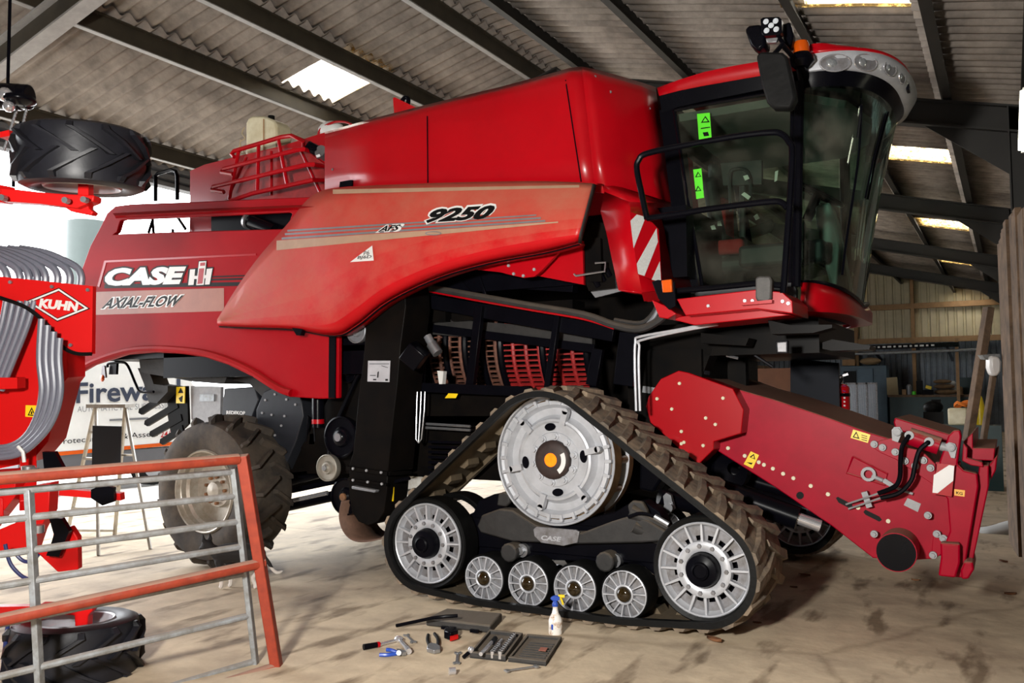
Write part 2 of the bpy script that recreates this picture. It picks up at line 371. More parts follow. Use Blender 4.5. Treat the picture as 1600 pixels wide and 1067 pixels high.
for xs, zf, holes in ((RXL, zL, holesL), (RXR[::-1], zR, {1: holesR[2]})):
    for k in range(len(xs)-1):
        y = -9; segs = []
        for a, b in holes.get(k, []): segs.append((y, a)); y = b
        segs.append((y, 31.2))
        for a, b in segs: mb = MB(); mb.grid(sheet(xs[k], xs[k+1], zf, a, b, .13)); struct(mb, 'ceiling', ASB, solid=.007, smooth=60)
        for a, b in holes.get(k, []):
            wn += 1; mb = MB(); mb.grid(sheet(xs[k], xs[k+1], zf, a, b, .13)); struct(mb, 'window_%d' % wn, SKY, smooth=60)
# rounded ridge capping
rows = []
N = int(40.2/.0206)
for k in range(9):
    t = k/8; x = -1.985+t*.955; z = (1-t)*zL(-1.985)+t*zR(-1.03)+.13*math.sin(PI*t)+.05
    rows.append([V((x, -9+40.2*i/N, z+corr(-9+40.2*i/N))) for i in range(N+1)])
mb = MB(); mb.grid(rows); struct(mb, 'ceiling', ASB, solid=.007, smooth=60)
# purlins: zed sections with a pale lower flange, then portal frames
tn = 0
for x, zf in [(RXL[0]+.75, zL)]+[(x, zL) for x in RXL[1:]]+[(x, zR) for x in RXR[:4]]+[(4.2, zR)]:
    tn += 1; z = zf(x)-.01; mb = MB()
    w = -1 if zf is zL else 1
    mb.bx(x-.012, x+.012, -9, 31, z-.2, z); mb.bx(min(x, x+w*.075), max(x, x+w*.075), -9, 31, z-.205, z-.19, 1); mb.bx(min(x, x-w*.06), max(x, x-w*.06), -9, 31, z-.015, z, 0)
    struct(mb, 'trim_%d' % tn, [STL, STLG] if zf is zL else [STLD, STLD], smooth=0)
for fy in (-.45, 5.4, 11.8, 18.3, 24.8):
    tn += 1; mb = MB()
    for xa, xb, zf in ((-7.0, -1.5, zL), (-1.5, 4.25, zR)):
        for dz, w, h, mi in ((-.24, .17, .022, 1 if fy < 0 else 0), (-.52, .17, .022, 1 if fy < 0 else 0), (-.38, .02, .27, 0)):
            mb.bar((xa, fy, zf(xa)+dz), (xb, fy, zf(xb)+dz), w, h, (0, 0, 1), mi)
    for hx, sg, zf in ((4.02, -1, zR), (-6.85, 1, zL)):     # haunches
        mb.prism([(hx, fy-.01, zf(hx)-.5), (hx+sg*.9, fy-.01, zf(hx+sg*.9)-.5), (hx, fy-.01, zf(hx)-1.0)], (0, .02, 0))
    for x0 in (4.0 if fy > 0 else 4.14, -7.2):
        mb.bx(x0, x0+.016, fy-.1, fy+.1, 0, zR(4.2)-.2); mb.bx(x0+.264, x0+.28, fy-.1, fy+.1, 0, zR(4.2)-.2); mb.bx(x0, x0+.28, fy-.01, fy+.01, 0, zR(4.2)-.2)
    struct(mb, 'trim_%d' % tn, [STL if fy < 0 else STLD, STLG], smooth=0)
# walls
def ribbed(x0, x1, z0, z1, y, pitch, dep, axis='x'):
    n_ = int((x1-x0)/pitch); prof = []
    for i in range(n_):
        a = x0+i*pitch
        prof += [(a, 0), (a+pitch*.62, 0), (a+pitch*.7, dep), (a+pitch*.92, dep)]
    prof.append((x1, 0)); return [[V((a, y+d, z)) if axis == 'x' else V((y+d, a, z)) for a, d in prof] for z in (z0, z1)]
zb = Y(1450, 533, 31).z
mb = MB(); mb.grid(ribbed(-7, 4.5, zb, 6.6, 31, .3, .05)); struct(mb, 'wall_back', CLAD, smooth=0)
mb = MB(); mb.grid(ribbed(-7, 4.5, 0, zb, 31, .2, .05)); struct(mb, 'wall_back', CLADG, smooth=0)
tn += 1; mb = MB()
for p0, p1 in (((1344, 483), (1495, 475)), ((1340, 538), (1535, 528))): z = Y(p1[0], p1[1], 30.9).z; mb.bx(-7, 4.3, 30.75, 30.95, z-.1, z+.1)
for px_ in (1426, 1337): x = Y(px_, 480, 30.9).x; mb.bx(x-.06, x+.06, 30.7, 30.95, 0, 6)
struct(mb, 'trim_%d' % tn, WOODL, smooth=0)
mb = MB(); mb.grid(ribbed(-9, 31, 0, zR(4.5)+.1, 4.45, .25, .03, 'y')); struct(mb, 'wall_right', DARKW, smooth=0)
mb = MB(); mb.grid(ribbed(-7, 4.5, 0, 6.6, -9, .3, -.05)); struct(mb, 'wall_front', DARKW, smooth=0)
hz = X(290, 303, -6.95).z
mb = MB()
rows = []
for i in range(7): z = hz+.75*i/6; rows += [[V((-6.95, yy, z)) for yy in (-9, 31)], [V((-6.88, yy, z+.03)) for yy in (-9, 31)], [V((-6.88, yy, z+.09)) for yy in (-9, 31)]]
mb.grid(rows); struct(mb, 'wall_left', GREY, smooth=0)
mb = MB(); mb.bx(-7.05, -6.9, 17, 31.2, 0, hz+.8); struct(mb, 'wall_left', DARKW, smooth=0)
mb = MB(); mb.bx(-7.05, -6.9, -9, -3.4, 0, hz+.8); struct(mb, 'wall_left', DARKW, smooth=0)
# upright weathered boards of the side partition
a = Z(1583, 840); a = V((a.x, a.y-.25, 0)); b = V((4.3, 1.4, 0)); d = (b-a); L = d.length; d.normalize(); nrm = V((d.y, -d.x, 0))
mb = MB(); s_ = 0; k = 0
while s_ < L:
    w = random.uniform(.16, .24); p = a+d*s_; q = a+d*min(s_+w-.008, L); o_ = nrm*random.uniform(-.015, .015)
    px_ = pix(p)[0]; want = max(330, 468-(px_-1556)/44*138); h = 2.4
    for _ in range(4): e_ = pix(p+V((0, 0, h)))[1]; h += (e_-want)/(pix(p+V((0, 0, h)))[1]-pix(p+V((0, 0, h+.1)))[1])*.1
    h = min(h, 3.2)+random.uniform(-.04, .04)
    mb.prism([p+o_, q+o_, q+o_+V((0, 0, h+random.uniform(-.02, .03))), p+o_+V((0, 0, h))], nrm*.05); s_ += w
struct(mb, 'wall_right_partition', WOOD, smooth=0)
mb = MB(); p = X(1597, 140, 4.28); q = X(1597, 236, 4.28)
# ================================================================== combine harvester: bodywork
CMB = thing('combine_harvester', 'large red combine harvester on rubber tracks filling the shed', 'combine harvester', (-.2, 1.76, 0))
YC = 1.76
def ypl(pts, y): return [Y(a, b, y) for a, b in pts]
# rear side panel with the slot and the wheel arch
out_ = [(104, 590), (128, 420), (141, 384), (157.5, 353), (167, 333), (180, 322), (205, 319), (300, 315.5), (400, 311), (495, 307), (530, 320), (540, 520), (529, 524), (528.5, 622), (500, 623), (452, 620), (440, 616), (422, 607), (393, 588), (356, 570), (320, 558), (281, 552.5), (239, 550.5), (197, 554), (146, 570), (125, 582)]
slot = [(183, 362), (188, 345), (193, 343), (295, 339), (400, 334), (452, 331.5), (456, 334), (449, 354), (444, 357.5), (295, 361.5), (178, 366)]
REAR = MB(); REAR.prism(ypl(out_, .2), (0, .05, 0), [ypl(slot, .2)])
part(REAR, 'rear_side_panel', REDR, CMB, bevel=.012, label='red rear side panel with a slot and a wheel arch')
b = bvh(REAR)
mb = MB(); mb.tube([Y(x, y, .19) for x, y in spline([(110, 588), (125, 580), (146, 566), (197, 549), (239, 545), (281, 547), (320, 552), (356, 563), (393, 580), (422, 599), (440, 609), (455, 614)], 4)], .035, 8)
part(mb, 'wheel_arch_lip', REDR, CMB)
mb = MB(); mb.grid([[Y(x, y, .2) for x, y in ((176, 333), (300, 327), (400, 323), (492, 319))], [Y(x, y, .135) for x, y in ((179, 337), (300, 331), (400, 327), (490, 323))], [Y(x, y, .2) for x, y in ((181, 341), (300, 335), (400, 331), (486, 327))]]); part(mb, 'upper_crease', REDR, CMB)
mb = MB(); mb.prism(ypl([(152, 447), (163, 407), (400, 396), (400, 399), (166, 410), (155, 449)], .195), (0, .01, 0)); part(mb, 'panel_swage', RED, CMB)
mb = MB(); mb.prism(ypl([(514, 520), (524, 520), (523, 622), (513, 622)], .185), (0, .03, 0)); part(mb, 'edge_seal', BLK, CMB)
mb = MB(); mb.bx(-4.5, -.85, .30, 3.22, 1.95, 2.9); mb.bx(-.85, 1.9, .6, 2.9, 2.42, 2.95); mb.bx(-3.4, -.8, .3, 3.22, 1.75, 2.0); mb.prism(ypl([(330, 400), (330, 330), (500, 320), (500, 420)], .32), (0, 2.9, 0)); part(mb, 'body_core', BLK, CMB)
mb = MB(); mb.prism(ypl([(296, 370), (297, 326), (331, 325), (331, 370)], .55), (0, .1, 0)); part(mb, 'slot_pillar', RED, CMB)
mb = MB(); mb.bx(-4.5, -1.4, 3.27, 3.32, 1.9, 3.3); part(mb, 'far_side_panel', RED, CMB)
mb = MB(); mb.cyl(Y(390, 345, .3), Y(430, 362, .3), .07, n=14); mb.cyl(Y(388, 344, .29), Y(391, 345.4, .29), .085, n=18, mi=1); part(mb, 'exhaust_elbow', [BLKC, STEEL], CMB)
# front side panel: bulges out over the tracks, lower lip turned in
def rs(p, n): return spline(p, n)
T = [(340, 500), (372, 448), (405, 402), (450, 350), (490, 305), (540, 293), (640, 288), (740, 285), (850, 284), (926, 287)]
K = [(340, 503), (395, 505), (455, 506), (515, 506), (556, 482), (605, 447), (680, 414), (760, 391), (850, 374), (905, 366)]
B = [(341, 508.5), (396, 511), (458, 513.5), (522, 523), (557, 507), (607, 469), (685, 432), (765, 409), (850, 393), (903, 379)]
T, K, B = rs(T, 5), rs(K, 5), rs(B, 5)
rows = []
for t in (0, .12, .3, .5, .7, .88, 1): rows.append([Y(a[0]+(c[0]-a[0])*t, a[1]+(c[1]-a[1])*t, .17-.2*math.sin(t*PI/2)) for a, c in zip(T, K)])
for t in (.25, .6, 1): rows.append([Y(a[0]+(c[0]-a[0])*t, a[1]+(c[1]-a[1])*t, -.03+.1*t*t) for a, c in zip(K, B)])
FEN = MB(); FEN.grid([[q+V((0, .0, 0)) for q in r] for r in rows])
FEN.grid([rows[0], [q+V((0, .18, .03)) for q in rows[0]]]); FEN.grid([rows[-1], [q+V((0, .12, 0)) for q in rows[-1]]])
fe = part(FEN, 'front_side_panel', REDD, CMB, label='dusty red front side panel curving over the track', solid=.012, smooth=50)
mb = MB(); mb.tube([q+V((0, .02, -.006)) for q in rows[-1]], .012, 6); part(mb, 'panel_edge_trim', BLK, CMB)
bf = bvh(FEN)
mb = MB(); mb.grid([[r[-1]+V((.0, 0, 0)) for r in rows], [r[-1]+V((.004, .05, 0)) for r in rows]]); part(mb, 'panel_front_return', DUSTB, CMB, solid=.01)
mb = MB(); mb.prism(ypl([(456, 512), (473, 513), (469, 524), (463, 524)], .02), (0, .05, 0)); part(mb, 'panel_latch', BLK, CMB)
# stripes and lettering
d = Decal(bf, .009)
def seam(p, q, n=14): return [(p[0]+(q[0]-p[0])*i/n, p[1]+(q[1]-p[1])*i/n) for i in range(n+1)]
for a, c, h, h1 in (((449, 359), (838, 335), 3, 2), ((445, 364.5), (845, 339), 3, 3), ((440, 371), (852, 343.5), 3.4, 3)): d = Decal(bf, .009); d.strip(a, c, h, h1, .006, 0, 30); part(d, 'grey_stripe', GREY, CMB, smooth=0)
d = Decal(bf, .009); d.strip((432, 376), (872, 346), 15, 2, .005, 0, 36); part(d, 'gold_stripe', BEIGE, CMB, smooth=0); d = Decal(bf, .009); d.strip((520, 296), (905, 289), 7, 4, .005, 0, 30); part(d, 'gold_stripe', BEIGE, CMB, smooth=0)
d = Decal(bf, .009); d.text('9250', (664, 349), (768, 342), (671, 327), .05, .35, .011, 0); part(d, 'model_number', INK, CMB, smooth=0); d = Decal(bf, .009); d.text('AFS', (590, 362.5), (623, 360), (594, 353), .03, .3, .011, 0); part(d, 'small_badge', INK, CMB, smooth=0)
d = Decal(bf, .009); d.text('9250', (660.5, 351.5), (771, 343.5), (667.5, 324.5), .095, .35, .008, 0); part(d, 'model_number_outline', LWHT, CMB, smooth=0); d = Decal(bf, .009); d.text('AFS', (586, 364), (628, 361.5), (591, 351.5), .07, .3, .008, 0); part(d, 'small_badge_outline', LWHT, CMB, smooth=0)
d = Decal(bf, .009); d.poly([(547, 409.5), (581.5, 383.5), (584, 407)], .008, 0, 1); d.text('P6', (568, 399.5), (577, 398), (568, 392.5), .0, .1, .011, 1); d.text('BJ6D', (558, 406), (580, 404.5), (559, 400), .01, .1, .011, 1)
part(d, 'triangular_sticker', [LWHT, INK], CMB, smooth=0)
d = Decal(bf, .009)
for t in (0, 1): d.poly([(677+13*math.cos(2*PI*i/16), 364.5+3.2*math.sin(2*PI*i/16)) for i in range(16)] if not t else [(677+11*math.cos(2*PI*i/16), 364.5+2*math.sin(2*PI*i/16)) for i in range(16)], .009+.002*t, t)
part(d, 'oval_emblem', [GREY, BEIGE], CMB, smooth=0)
d = Decal(b)
d.strip((150, 456), (350, 450), 36, 36, .004); part(d, 'gold_band', mat('dull_gold_band', (.36, .13, .085), .5, 0, .15, 8), CMB, smooth=0)
# maker's name in white on a black backing, with the tall red and white letter mark
blk = Decal(b); wh = Decal(b); rd = Decal(b)
blk.strip((163, 444), (383, 440.5), 6.5, 6, .006); blk.strip((330, 431.3), (383, 429.5), 2.2, 2.2, .006); blk.strip((330, 435.5), (383, 434), 3, 3, .006)
blk.text('CASE', (159.5, 449.5), (290, 446.5), (164, 416.5), .11, .18, .007); blk.poly([(292, 447.5), (294, 420), (309, 418.5), (310, 407.5), (323, 406.5), (323.5, 417.5), (334, 417), (329, 446.5)], .007)
blk.text('AXIAL-FLOW', (158, 482.5), (281, 478), (164, 465.5), .03, .3, .011)
wh.text('CASE', (162, 447), (287, 444), (166, 419), .06, .18, .010); wh.poly([(294, 445.5), (297, 421), (305, 420.5), (302.5, 445)], .010); wh.poly([(320, 444.7), (323, 420), (332, 419.3), (327.5, 444.3)], .010)
wh.poly([(303, 436), (304, 431), (309, 430.8), (308.6, 435.8)], .0095); wh.poly([(314.5, 435), (315.5, 430), (322, 429.8), (321, 434.8)], .0095)
wh.poly([(306.5, 445.5), (311, 408.5), (322.5, 408), (321.5, 416), (318.5, 445)], .011); wh.text('AXIAL-FLOW', (156.5, 484), (282.5, 479.3), (163, 464), .11, .3, .009)
rd.poly([(308.3, 443.7), (311, 419.5), (319, 419), (316.3, 443)], .013); rd.poly([(312.4, 415.5), (313, 410.5), (320.6, 410), (320, 415)], .013)
part(blk, 'lettering_backing', INK, CMB, smooth=0); part(wh, 'maker_lettering', LWHT, CMB, smooth=0); part(rd, 'red_letter_mark', RED, CMB, smooth=0)
# grain tank
tops = [(508, 207), (590, 184), (666, 164.5), (780, 137), (868, 113.5), (890, 107), (909, 105)]
bots = [(508, 300), (590, 300), (666, 300), (780, 300), (868, 300), (907, 300), (930, 300)]
def lerp(a, c, t): return tuple(a[i]+(c[i]-a[i])*t for i in range(len(a)))
TANK = MB(); rr = []
for t in (0, .04, .1, .35, .7, 1):
    o_ = .13*(1-t/.1)**2 if t < .1 else 0
    rr.append([Y(*lerp(p, q, t), .42+o_-.06*t) for p, q in zip(tops, bots)])
TANK.grid(rr)
front_t = [(909, 105), (925, 108), (965, 118.5), (1000, 129), (1024, 137)]; front_b = [(930, 300), (950, 303), (980, 311), (1020, 322), (1051, 330)]
ys = [.42, .46, .66, .85, 1.0]; rr2 = []
for t in (0, .04, .1, .35, .7, 1):
    o_ = .13*(1-t/.1)**2 if t < .1 else 0
    rr2.append([Y(*lerp(p, q, t), yy+o_-.06*t) for p, q, yy in zip(front_t, front_b, ys)])
TANK.grid(rr2)
part(TANK, 'grain_tank', RED, CMB, label='glossy red grain tank side and front', solid=.01, smooth=60)
far = V((0, 2.6, -.02)); mb = MB(); mb.grid([rr[0]+rr2[0][1:], [q+V((0, 3.1-q.y, -.02)) for q in rr[0]+rr2[0][1:]]]); part(mb, 'tank_cover', BLK, CMB)
mb = MB(); mb.grid([[q+V((0, 2.65, 0)) for q in r] for r in rr]); part(mb, 'far_tank_side', RED, CMB)
bt = bvh(TANK); d = Decal(bt)
for a, c in (((666.5, 166), (667.5, 286)), ((881, 114), (907, 284))): d.grid([[d.hit(*q, .012) for q in seam(a, c)], [d.hit(q[0]+2, q[1], .012) for q in seam(a, c)]]); part(d, 'tank_seam', BLK, CMB, smooth=0); d = Decal(bt)
studs('tank_bolt', [bt.ray_cast(CAM, ray(x, y).normalized())[0] for x, y in ((520, 265), (954, 144), (1015, 170), (1041, 325), (930, 120))], .012, STEEL, CMB, .008)
mb = MB(); mb.prism(ypl([(530, 293), (531, 284), (548, 281), (550, 281), (549.5, 291)], .34), (0, .02, 0)); part(mb, 'tank_latch', BLK, CMB)
# flaps and hoops on top of the tank
mb = MB(); mb.prism(ypl([(614, 153), (617, 152), (652, 169), (616, 180)], .75), (0, .05, 0)); mb.tube([Y(x, y, .8) for x, y in spline([(624, 165), (632, 153), (638, 155), (637, 166)], 4)], .02, 8, 1); part(mb, 'tank_flap', [REDD, BLK], CMB)
mb = MB(); mb.tube([Y(x, y, .8) for x, y in spline([(497, 210), (503, 200), (522, 191), (540, 191), (552, 196)], 5)], .012, 6); part(mb, 'tank_hoop', RED, CMB)
mb = MB(); mb.sph(Y(518, 205, .9), .12, (1.2, 1, .8)); part(mb, 'filler_dome', WHT, CMB)
# rear deck: red cheek panel, radiator screen and the guard rail in front of it
mb = MB(); mb.prism(ypl([(297, 325), (297, 267), (320, 257), (380, 242), (440, 228), (510, 206), (512, 330)], .75), (0, .06, 0)); part(mb, 'rear_deck_cheek', RED, CMB)
mb = MB(); mb.prism(ypl([(350, 312), (400, 240), (425, 233), (455, 231), (485, 240), (505, 255), (510, 300), (500, 312)], .72), (0, .03, 0)); part(mb, 'radiator_screen', REDG, CMB)
mb = MB()
for pts in ([(366, 245), (362, 241), (366, 236), (440, 214), (455, 212), (474, 220), (474, 230)], [(364, 272), (346, 269), (349, 264), (465, 234), (475, 233), (492, 239)], [(350, 300), (331, 297), (333, 292), (480, 257), (490, 257), (508, 260)], [(360, 314), (395, 302), (490, 281), (507, 282)]):
    mb.tube([Y(x, y, .42 if i < len(pts)-1 else .6) for i, (x, y) in enumerate(pts)], .022, 8)
for pts in ([(373, 236), (358, 312)], [(404, 227), (402, 300)], [(435, 218), (449, 290)]): mb.tube([Y(x, y, .43) for x, y in pts], .018, 8)
for pts in ([(424, 236), (424, 305)], [(385, 245), (360, 300)], [(470, 235), (500, 300)]): mb.tube([Y(x, y, .68) for x, y in pts], .016, 6)
part(mb, 'deck_guard_rail', RED, CMB)
mb = MB(); mb.cyl(Y(481, 228, .5), Y(500, 238, .55), .05, n=14); mb.cyl(Y(500, 236, .5), Y(510, 243, .6), .06, n=12, mi=1); mb.cyl(Y(494, 244, .48), Y(500, 242, .5), .03, n=8, mi=1); part(mb, 'screen_drive_motor', [BLKC, STEEL], CMB)
for pts in ([(243, 314), (243, 292), (243, 275), (247, 271), (268, 265), (275, 268), (277, 276), (277, 312)],):
    mb = MB(); mb.tube([Y(x, y, .35) for x, y in pts], .02, 8)
    part(mb, 'ladder_hoop', BLK, CMB)
    for q in ((238, 345, 232, 364), (238, 340, 240, 364), (278, 340, 290, 358), (270, 358, 270, 364)): mb = MB(); mb.tube([Y(q[0], q[1], .5), Y(q[2], q[3], .5)], .015, 6); part(mb, 'ladder_rod', BLK, CMB)
# ================================================================== the rubber track units
XI, ZI, XF, XD, ZD, YD = 0, .434, 2.167, 1.015, 1.0926, .164
def track_path():
    pts = []
    for cx, cz, R in ((XI, ZI, .347), (XF, ZI, .347), (XD, ZD, .487))+tuple((.51+.369*i, .2185, .174) for i in range(4)):
        pts += [(cx+R*math.cos(2*PI*k/160), cz+R*math.sin(2*PI*k/160)) for k in range(160)]
    pts = sorted(set(pts)); 
    def half(P):
        h = []
        for p in P:
            while len(h) > 1 and (h[-1][0]-h[-2][0])*(p[1]-h[-2][1])-(h[-1][1]-h[-2][1])*(p[0]-h[-2][0]) <= 0: h.pop()
            h.append(p)
        return h
    hull = half(pts)[:-1]+half(pts[::-1])[:-1]
    L = [0]
    for i in range(len(hull)): a, c = hull[i], hull[(i+1) % len(hull)]; L.append(L[-1]+math.hypot(c[0]-a[0], c[1]-a[1]))
    return hull, L
HULL, HL = track_path(); TL = HL[-1]
import bisect
def tp(s):
    s %= TL; i = bisect.bisect_right(HL, s)-1; a, c = HULL[i], HULL[(i+1) % len(HULL)]; d = HL[i+1]-HL[i]; t = (s-HL[i])/d
    return a[0]+(c[0]-a[0])*t, a[1]+(c[1]-a[1])*t
def tq(s, y, h):
    x, z = tp(s); a = tp(s-.03); c = tp(s+.03); dx, dz = c[0]-a[0], c[1]-a[1]; q = math.hypot(dx, dz)
    return V((x+dz/q*h, y, z-dx/q*h))
belt = MB(); N = 240
sec = [(-.07, -.03), (-.07, .012), (-.05, .02), (.60, .02), (.62, .012), (.62, -.03), (.57, -.03), (.55, 0), (.0, 0), (-.02, -.03)]
rows = [[tq(TL*i/N, y, h) for y, h in sec] for i in range(N)]; rows.append(rows[0])
belt.grid(rows, closed=True)
for f, k in zip(belt.f[:], range(len(belt.f))): belt.m[k] = 1 if k % len(sec) in (0, 9) else (2 if k % len(sec) in (6, 7, 8) else 0)
NL = 44
for k in range(NL):
    for sd in (0, 1):
        s0 = TL*(k+.5*sd)/NL; ysn = (-.068, .10, .30) if not sd else (.618, .45, .25); sk = (0, .045, .12)
        vs = []
        for y, q in zip(ysn, sk):
            w = .042 if q < .1 else .03
            for ss, h in ((-w, .015), (-w*.6, .062), (w*.6, .062), (w, .015)):
                hh = h if y > -.06 or h < .02 else .045
                vs.append(tq(s0+q+ss, y, hh-.010 if h > .02 else h))
        belt.add(vs, [(0, 1, 2, 3), (8, 11, 10, 9)]+[(4*j+i, 4*j+i+1, 4*j+i+5, 4*j+i+4) for j in (0, 1) for i in range(3)])
for k in range(34):   # guide lugs along the inner face
    s0 = TL*k/34
    vs = [tq(s0+ss, y, -h) for y in (.24, .40) for ss, h in ((-.05, 0), (-.025, .04), (.025, .04), (.05, 0))]
    belt.add(vs, [(0, 1, 2, 3), (4, 7, 6, 5), (0, 4, 5, 1), (1, 5, 6, 2), (2, 6, 7, 3)], 2)
fr = MB()
for pts, y, t in (([(712, 815), (740, 800), (748, 782), (772, 772), (790, 775), (800, 800), (838, 815), (900, 815), (960, 800), (985, 785), (1005, 782), (1030, 800), (1045, 830), (1060, 870), (1030, 905), (1000, 880), (720, 870), (700, 850)], .24, .14),):
    fr.prism(ypl(pts, y), (0, t, 0))
def Yp(x, z, y): return V((x, y, z))
fr.bx(.18, 2.0, .22, .40, .40, .62); fr.bx(.05, 2.1, .26, .36, .36, .52)
fr.bx(.45, .75, .26, .36, .2, .5); fr.bx(1.2, 1.55, .26, .36, .2, .5)
und = MB()
# dusty cast saddle under the drive wheel
und.prism(ypl([(745, 822), (752, 805), (780, 795), (800, 797), (835, 820), (870, 832), (910, 832), (955, 815), (985, 806), (1010, 812), (1040, 830), (1046, 845), (1000, 848), (900, 850), (800, 846), (750, 832)], .13), (0, .12, 0))
und.prism(ypl([(778, 772), (786, 768), (795, 772), (797, 785), (790, 792), (776, 790)], .16), (0, .05, 0)); und.prism(ypl([(980, 790), (988, 782), (1003, 784), (1012, 800), (1008, 822), (985, 815)], .16), (0, .05, 0))
und.cyl(V((XD, .3, ZD)), V((XD, .9, ZD)), .17, n=20); und.bx(.7, 1.3, .42, .62, .5, ZD)
for x in (.66, 1.43): und.cyl((x, .1, .40), (x, .5, .40), .07, n=12)
TRK = part(fr, 'track_unit', BLK, CMB, label='rubber track unit on the side facing the camera', bevel=.008)
part(und, 'saddle', DUSTB, TRK, bevel=.012)
part(belt, 'rubber_track', [MUD, RUB, mat('dusty_belt_inside', (.13, .095, .055), .8, 0, .4, 9)], TRK, label='muddy rubber track with chevron lugs', smooth=30)
mb = MB(); mb.prism(ypl([(833, 827), (838, 823), (900, 828), (905, 831), (902, 848), (880, 853), (845, 848), (835, 838)], .11), (0, .02, 0)); b2 = bvh(mb)
d = Decal(b2); d.text('CASE', (845, 843.5), (876, 846.5), (846, 836), .03, .1, .004)
pl = part(mb, 'name_plate', SILVD, TRK, bevel=.004); part(d, 'name_plate_lettering', SILV, TRK, smooth=0)
mb = MB(); mb.cyl(Y(867, 836, .3), Y(867, 836, .28), .01); 
for x, z in ((.73, .39), (1.47, .38)): mb = MB(); mb.cyl((x, .18, z+.02), (x, .26, z+.02), .05, n=14); mb.cyl((x, .15, z+.02), (x, .18, z+.02), .028, n=10); part(mb, 'pivot_pin', STEEL, TRK)
mb = MB(); mb.cyl(Y(990, 822, .14), Y(1070, 860, .3), .045, n=12); mb.cyl(Y(985, 798, .15), Y(1060, 838, .25), .05, n=12, mi=0); mb.tube([Y(x, y, .1) for x, y in spline([(982, 808), (1000, 802), (1023, 807), (1045, 820)], 5)], .012, 8, 2); mb.cyl(Y(1023, 807, .1), Y(1045, 820, .1), .02, n=8, mi=1); part(mb, 'tension_cylinder', [DUSTB, STEEL, BLK], TRK)
def polar(mb, c, r0, r1, nseg, y, mi, skip=(), rings=4, sub=4):
    """a disc ring in the wheel plane with cells left open"""
    for a in range(nseg*sub):
        for k in range(rings):
            if k in skip and (a % sub) in (1, 2): continue
            ra, rb = r0+(r1-r0)*k/rings, r0+(r1-r0)*(k+1)/rings
            a0, a1 = 2*PI*a/(nseg*sub), 2*PI*(a+1)/(nseg*sub)
            mb.add([(c[0]+r*math.cos(t), y, c[1]+r*math.sin(t)) for r, t in ((ra, a0), (ra, a1), (rb, a1), (rb, a0))], [(0, 1, 2, 3)], mi)
def idler(x, z, nm):
    m_ = MB(); ax = (0, 1, 0)
    for y0, y1 in ((0, .2), (.36, .55)):
        m_.lathe([(.305, .012), (.335, .0), (.345, .012), (.345, y1-y0-.01), (.335, y1-y0), (.27, y1-y0)], (x, y0, z), ax, 56, 0)
    m_.lathe([(.305, .02), (.304, .0), (.298, -.006), (.29, 0), (.286, .03), (.27, .05)], (x, 0, z), ax, 56, 1)
    m_.lathe([(.30, .02), (.28, .1)], (x, .36, z), ax, 40, 2)
    polar(m_, (x, z), .14, .288, 16, .05, 2, (1,)); m_.lathe([(.30, .05), (.30, .12), (.10, .12)], (x, 0, z), ax, 40, 3)
    for k in range(16):
        a = 2*PI*(k+.1)/16; ca, sa = math.cos(a), math.sin(a)
        m_.prism([(x+r*ca-w*sa, .006+dy, z+r*sa+w*ca) for r, w, dy in ((.16, -.009, 0), (.292, -.006, 0), (.292, .006, 0), (.16, .009, 0))], (0, .05, 0), (), 1)
    m_.lathe([(.185, .04), (.18, .004), (.165, -.004), (.135, -.002), (.115, .01), (.112, .06)], (x, 0, z), ax, 40, 1)
    for k in range(11): a = 2*PI*k/11; m_.cyl((x+.152*math.cos(a), .0, z+.152*math.sin(a)), (x+.152*math.cos(a), -.018, z+.152*math.sin(a)), .016, .014, 6, 2)
    m_.lathe([(.112, .02), (.11, -.03), (.10, -.055), (.075, -.06), (.06, -.065), (.055, -.08), (.045, -.085), (.04, -.07), (0, -.07)], (x, 0, z), ax, 28, 3)
    m_.cyl((x, .1, z), (x, .5, z), .08, n=14, mi=3)
    return part(m_, nm, [RUB, SILV, SILVD, BLK, RUSTB], TRK)
idler(XI, ZI, 'idler_wheel'); idler(XF, ZI, 'idler_wheel')
def roadwheel(x, z):
    m_ = MB(); ax = (0, 1, 0)
    for y0, y1 in ((0, .2), (.36, .55)): m_.lathe([(.158, .01), (.168, .0), (.174, .01), (.174, y1-y0-.01), (.166, y1-y0), (.13, y1-y0)], (x, y0, z), ax, 40, 0)
    m_.lathe([(.161, .01), (.160, -.003), (.154, -.005), (.150, .004), (.148, .03)], (x, 0, z), ax, 40, 1)
    m_.lathe([(.15, .045), (.065, .035)], (x, 0, z), ax, 40, 2)
    for k in range(14):
        a = 2*PI*(k+.3)/14
        P = [(x+r*math.cos(a+da), -.002, z+r*math.sin(a+da)) for r, da in ((.066, -.07), (.11, -.075), (.153, -.10), (.153, -.02), (.11, -.02), (.066, .06))]
        m_.prism(P, (0, .04, 0), (), 1)
    m_.lathe([(.07, .03), (.068, -.01), (.06, -.014), (.054, -.01), (.052, .01)], (x, 0, z), ax, 30, 1)
    m_.lathe([(.053, 0), (.05, -.015), (.04, -.026), (.022, -.032), (0, -.034)], (x, 0, z), ax, 24, 3)
    m_.cyl((x, .1, z), (x, .5, z), .05, n=12, mi=4)
    return part(m_, 'road_wheel', [RUB, SILV, SILVD, OILG, BLK], TRK)
OILG = mat('oil_sight_glass', (.03, .018, .005), .1, 0, .6, 60, coat=.5)
for i in range(4): roadwheel(.51+.369*i, .2185)
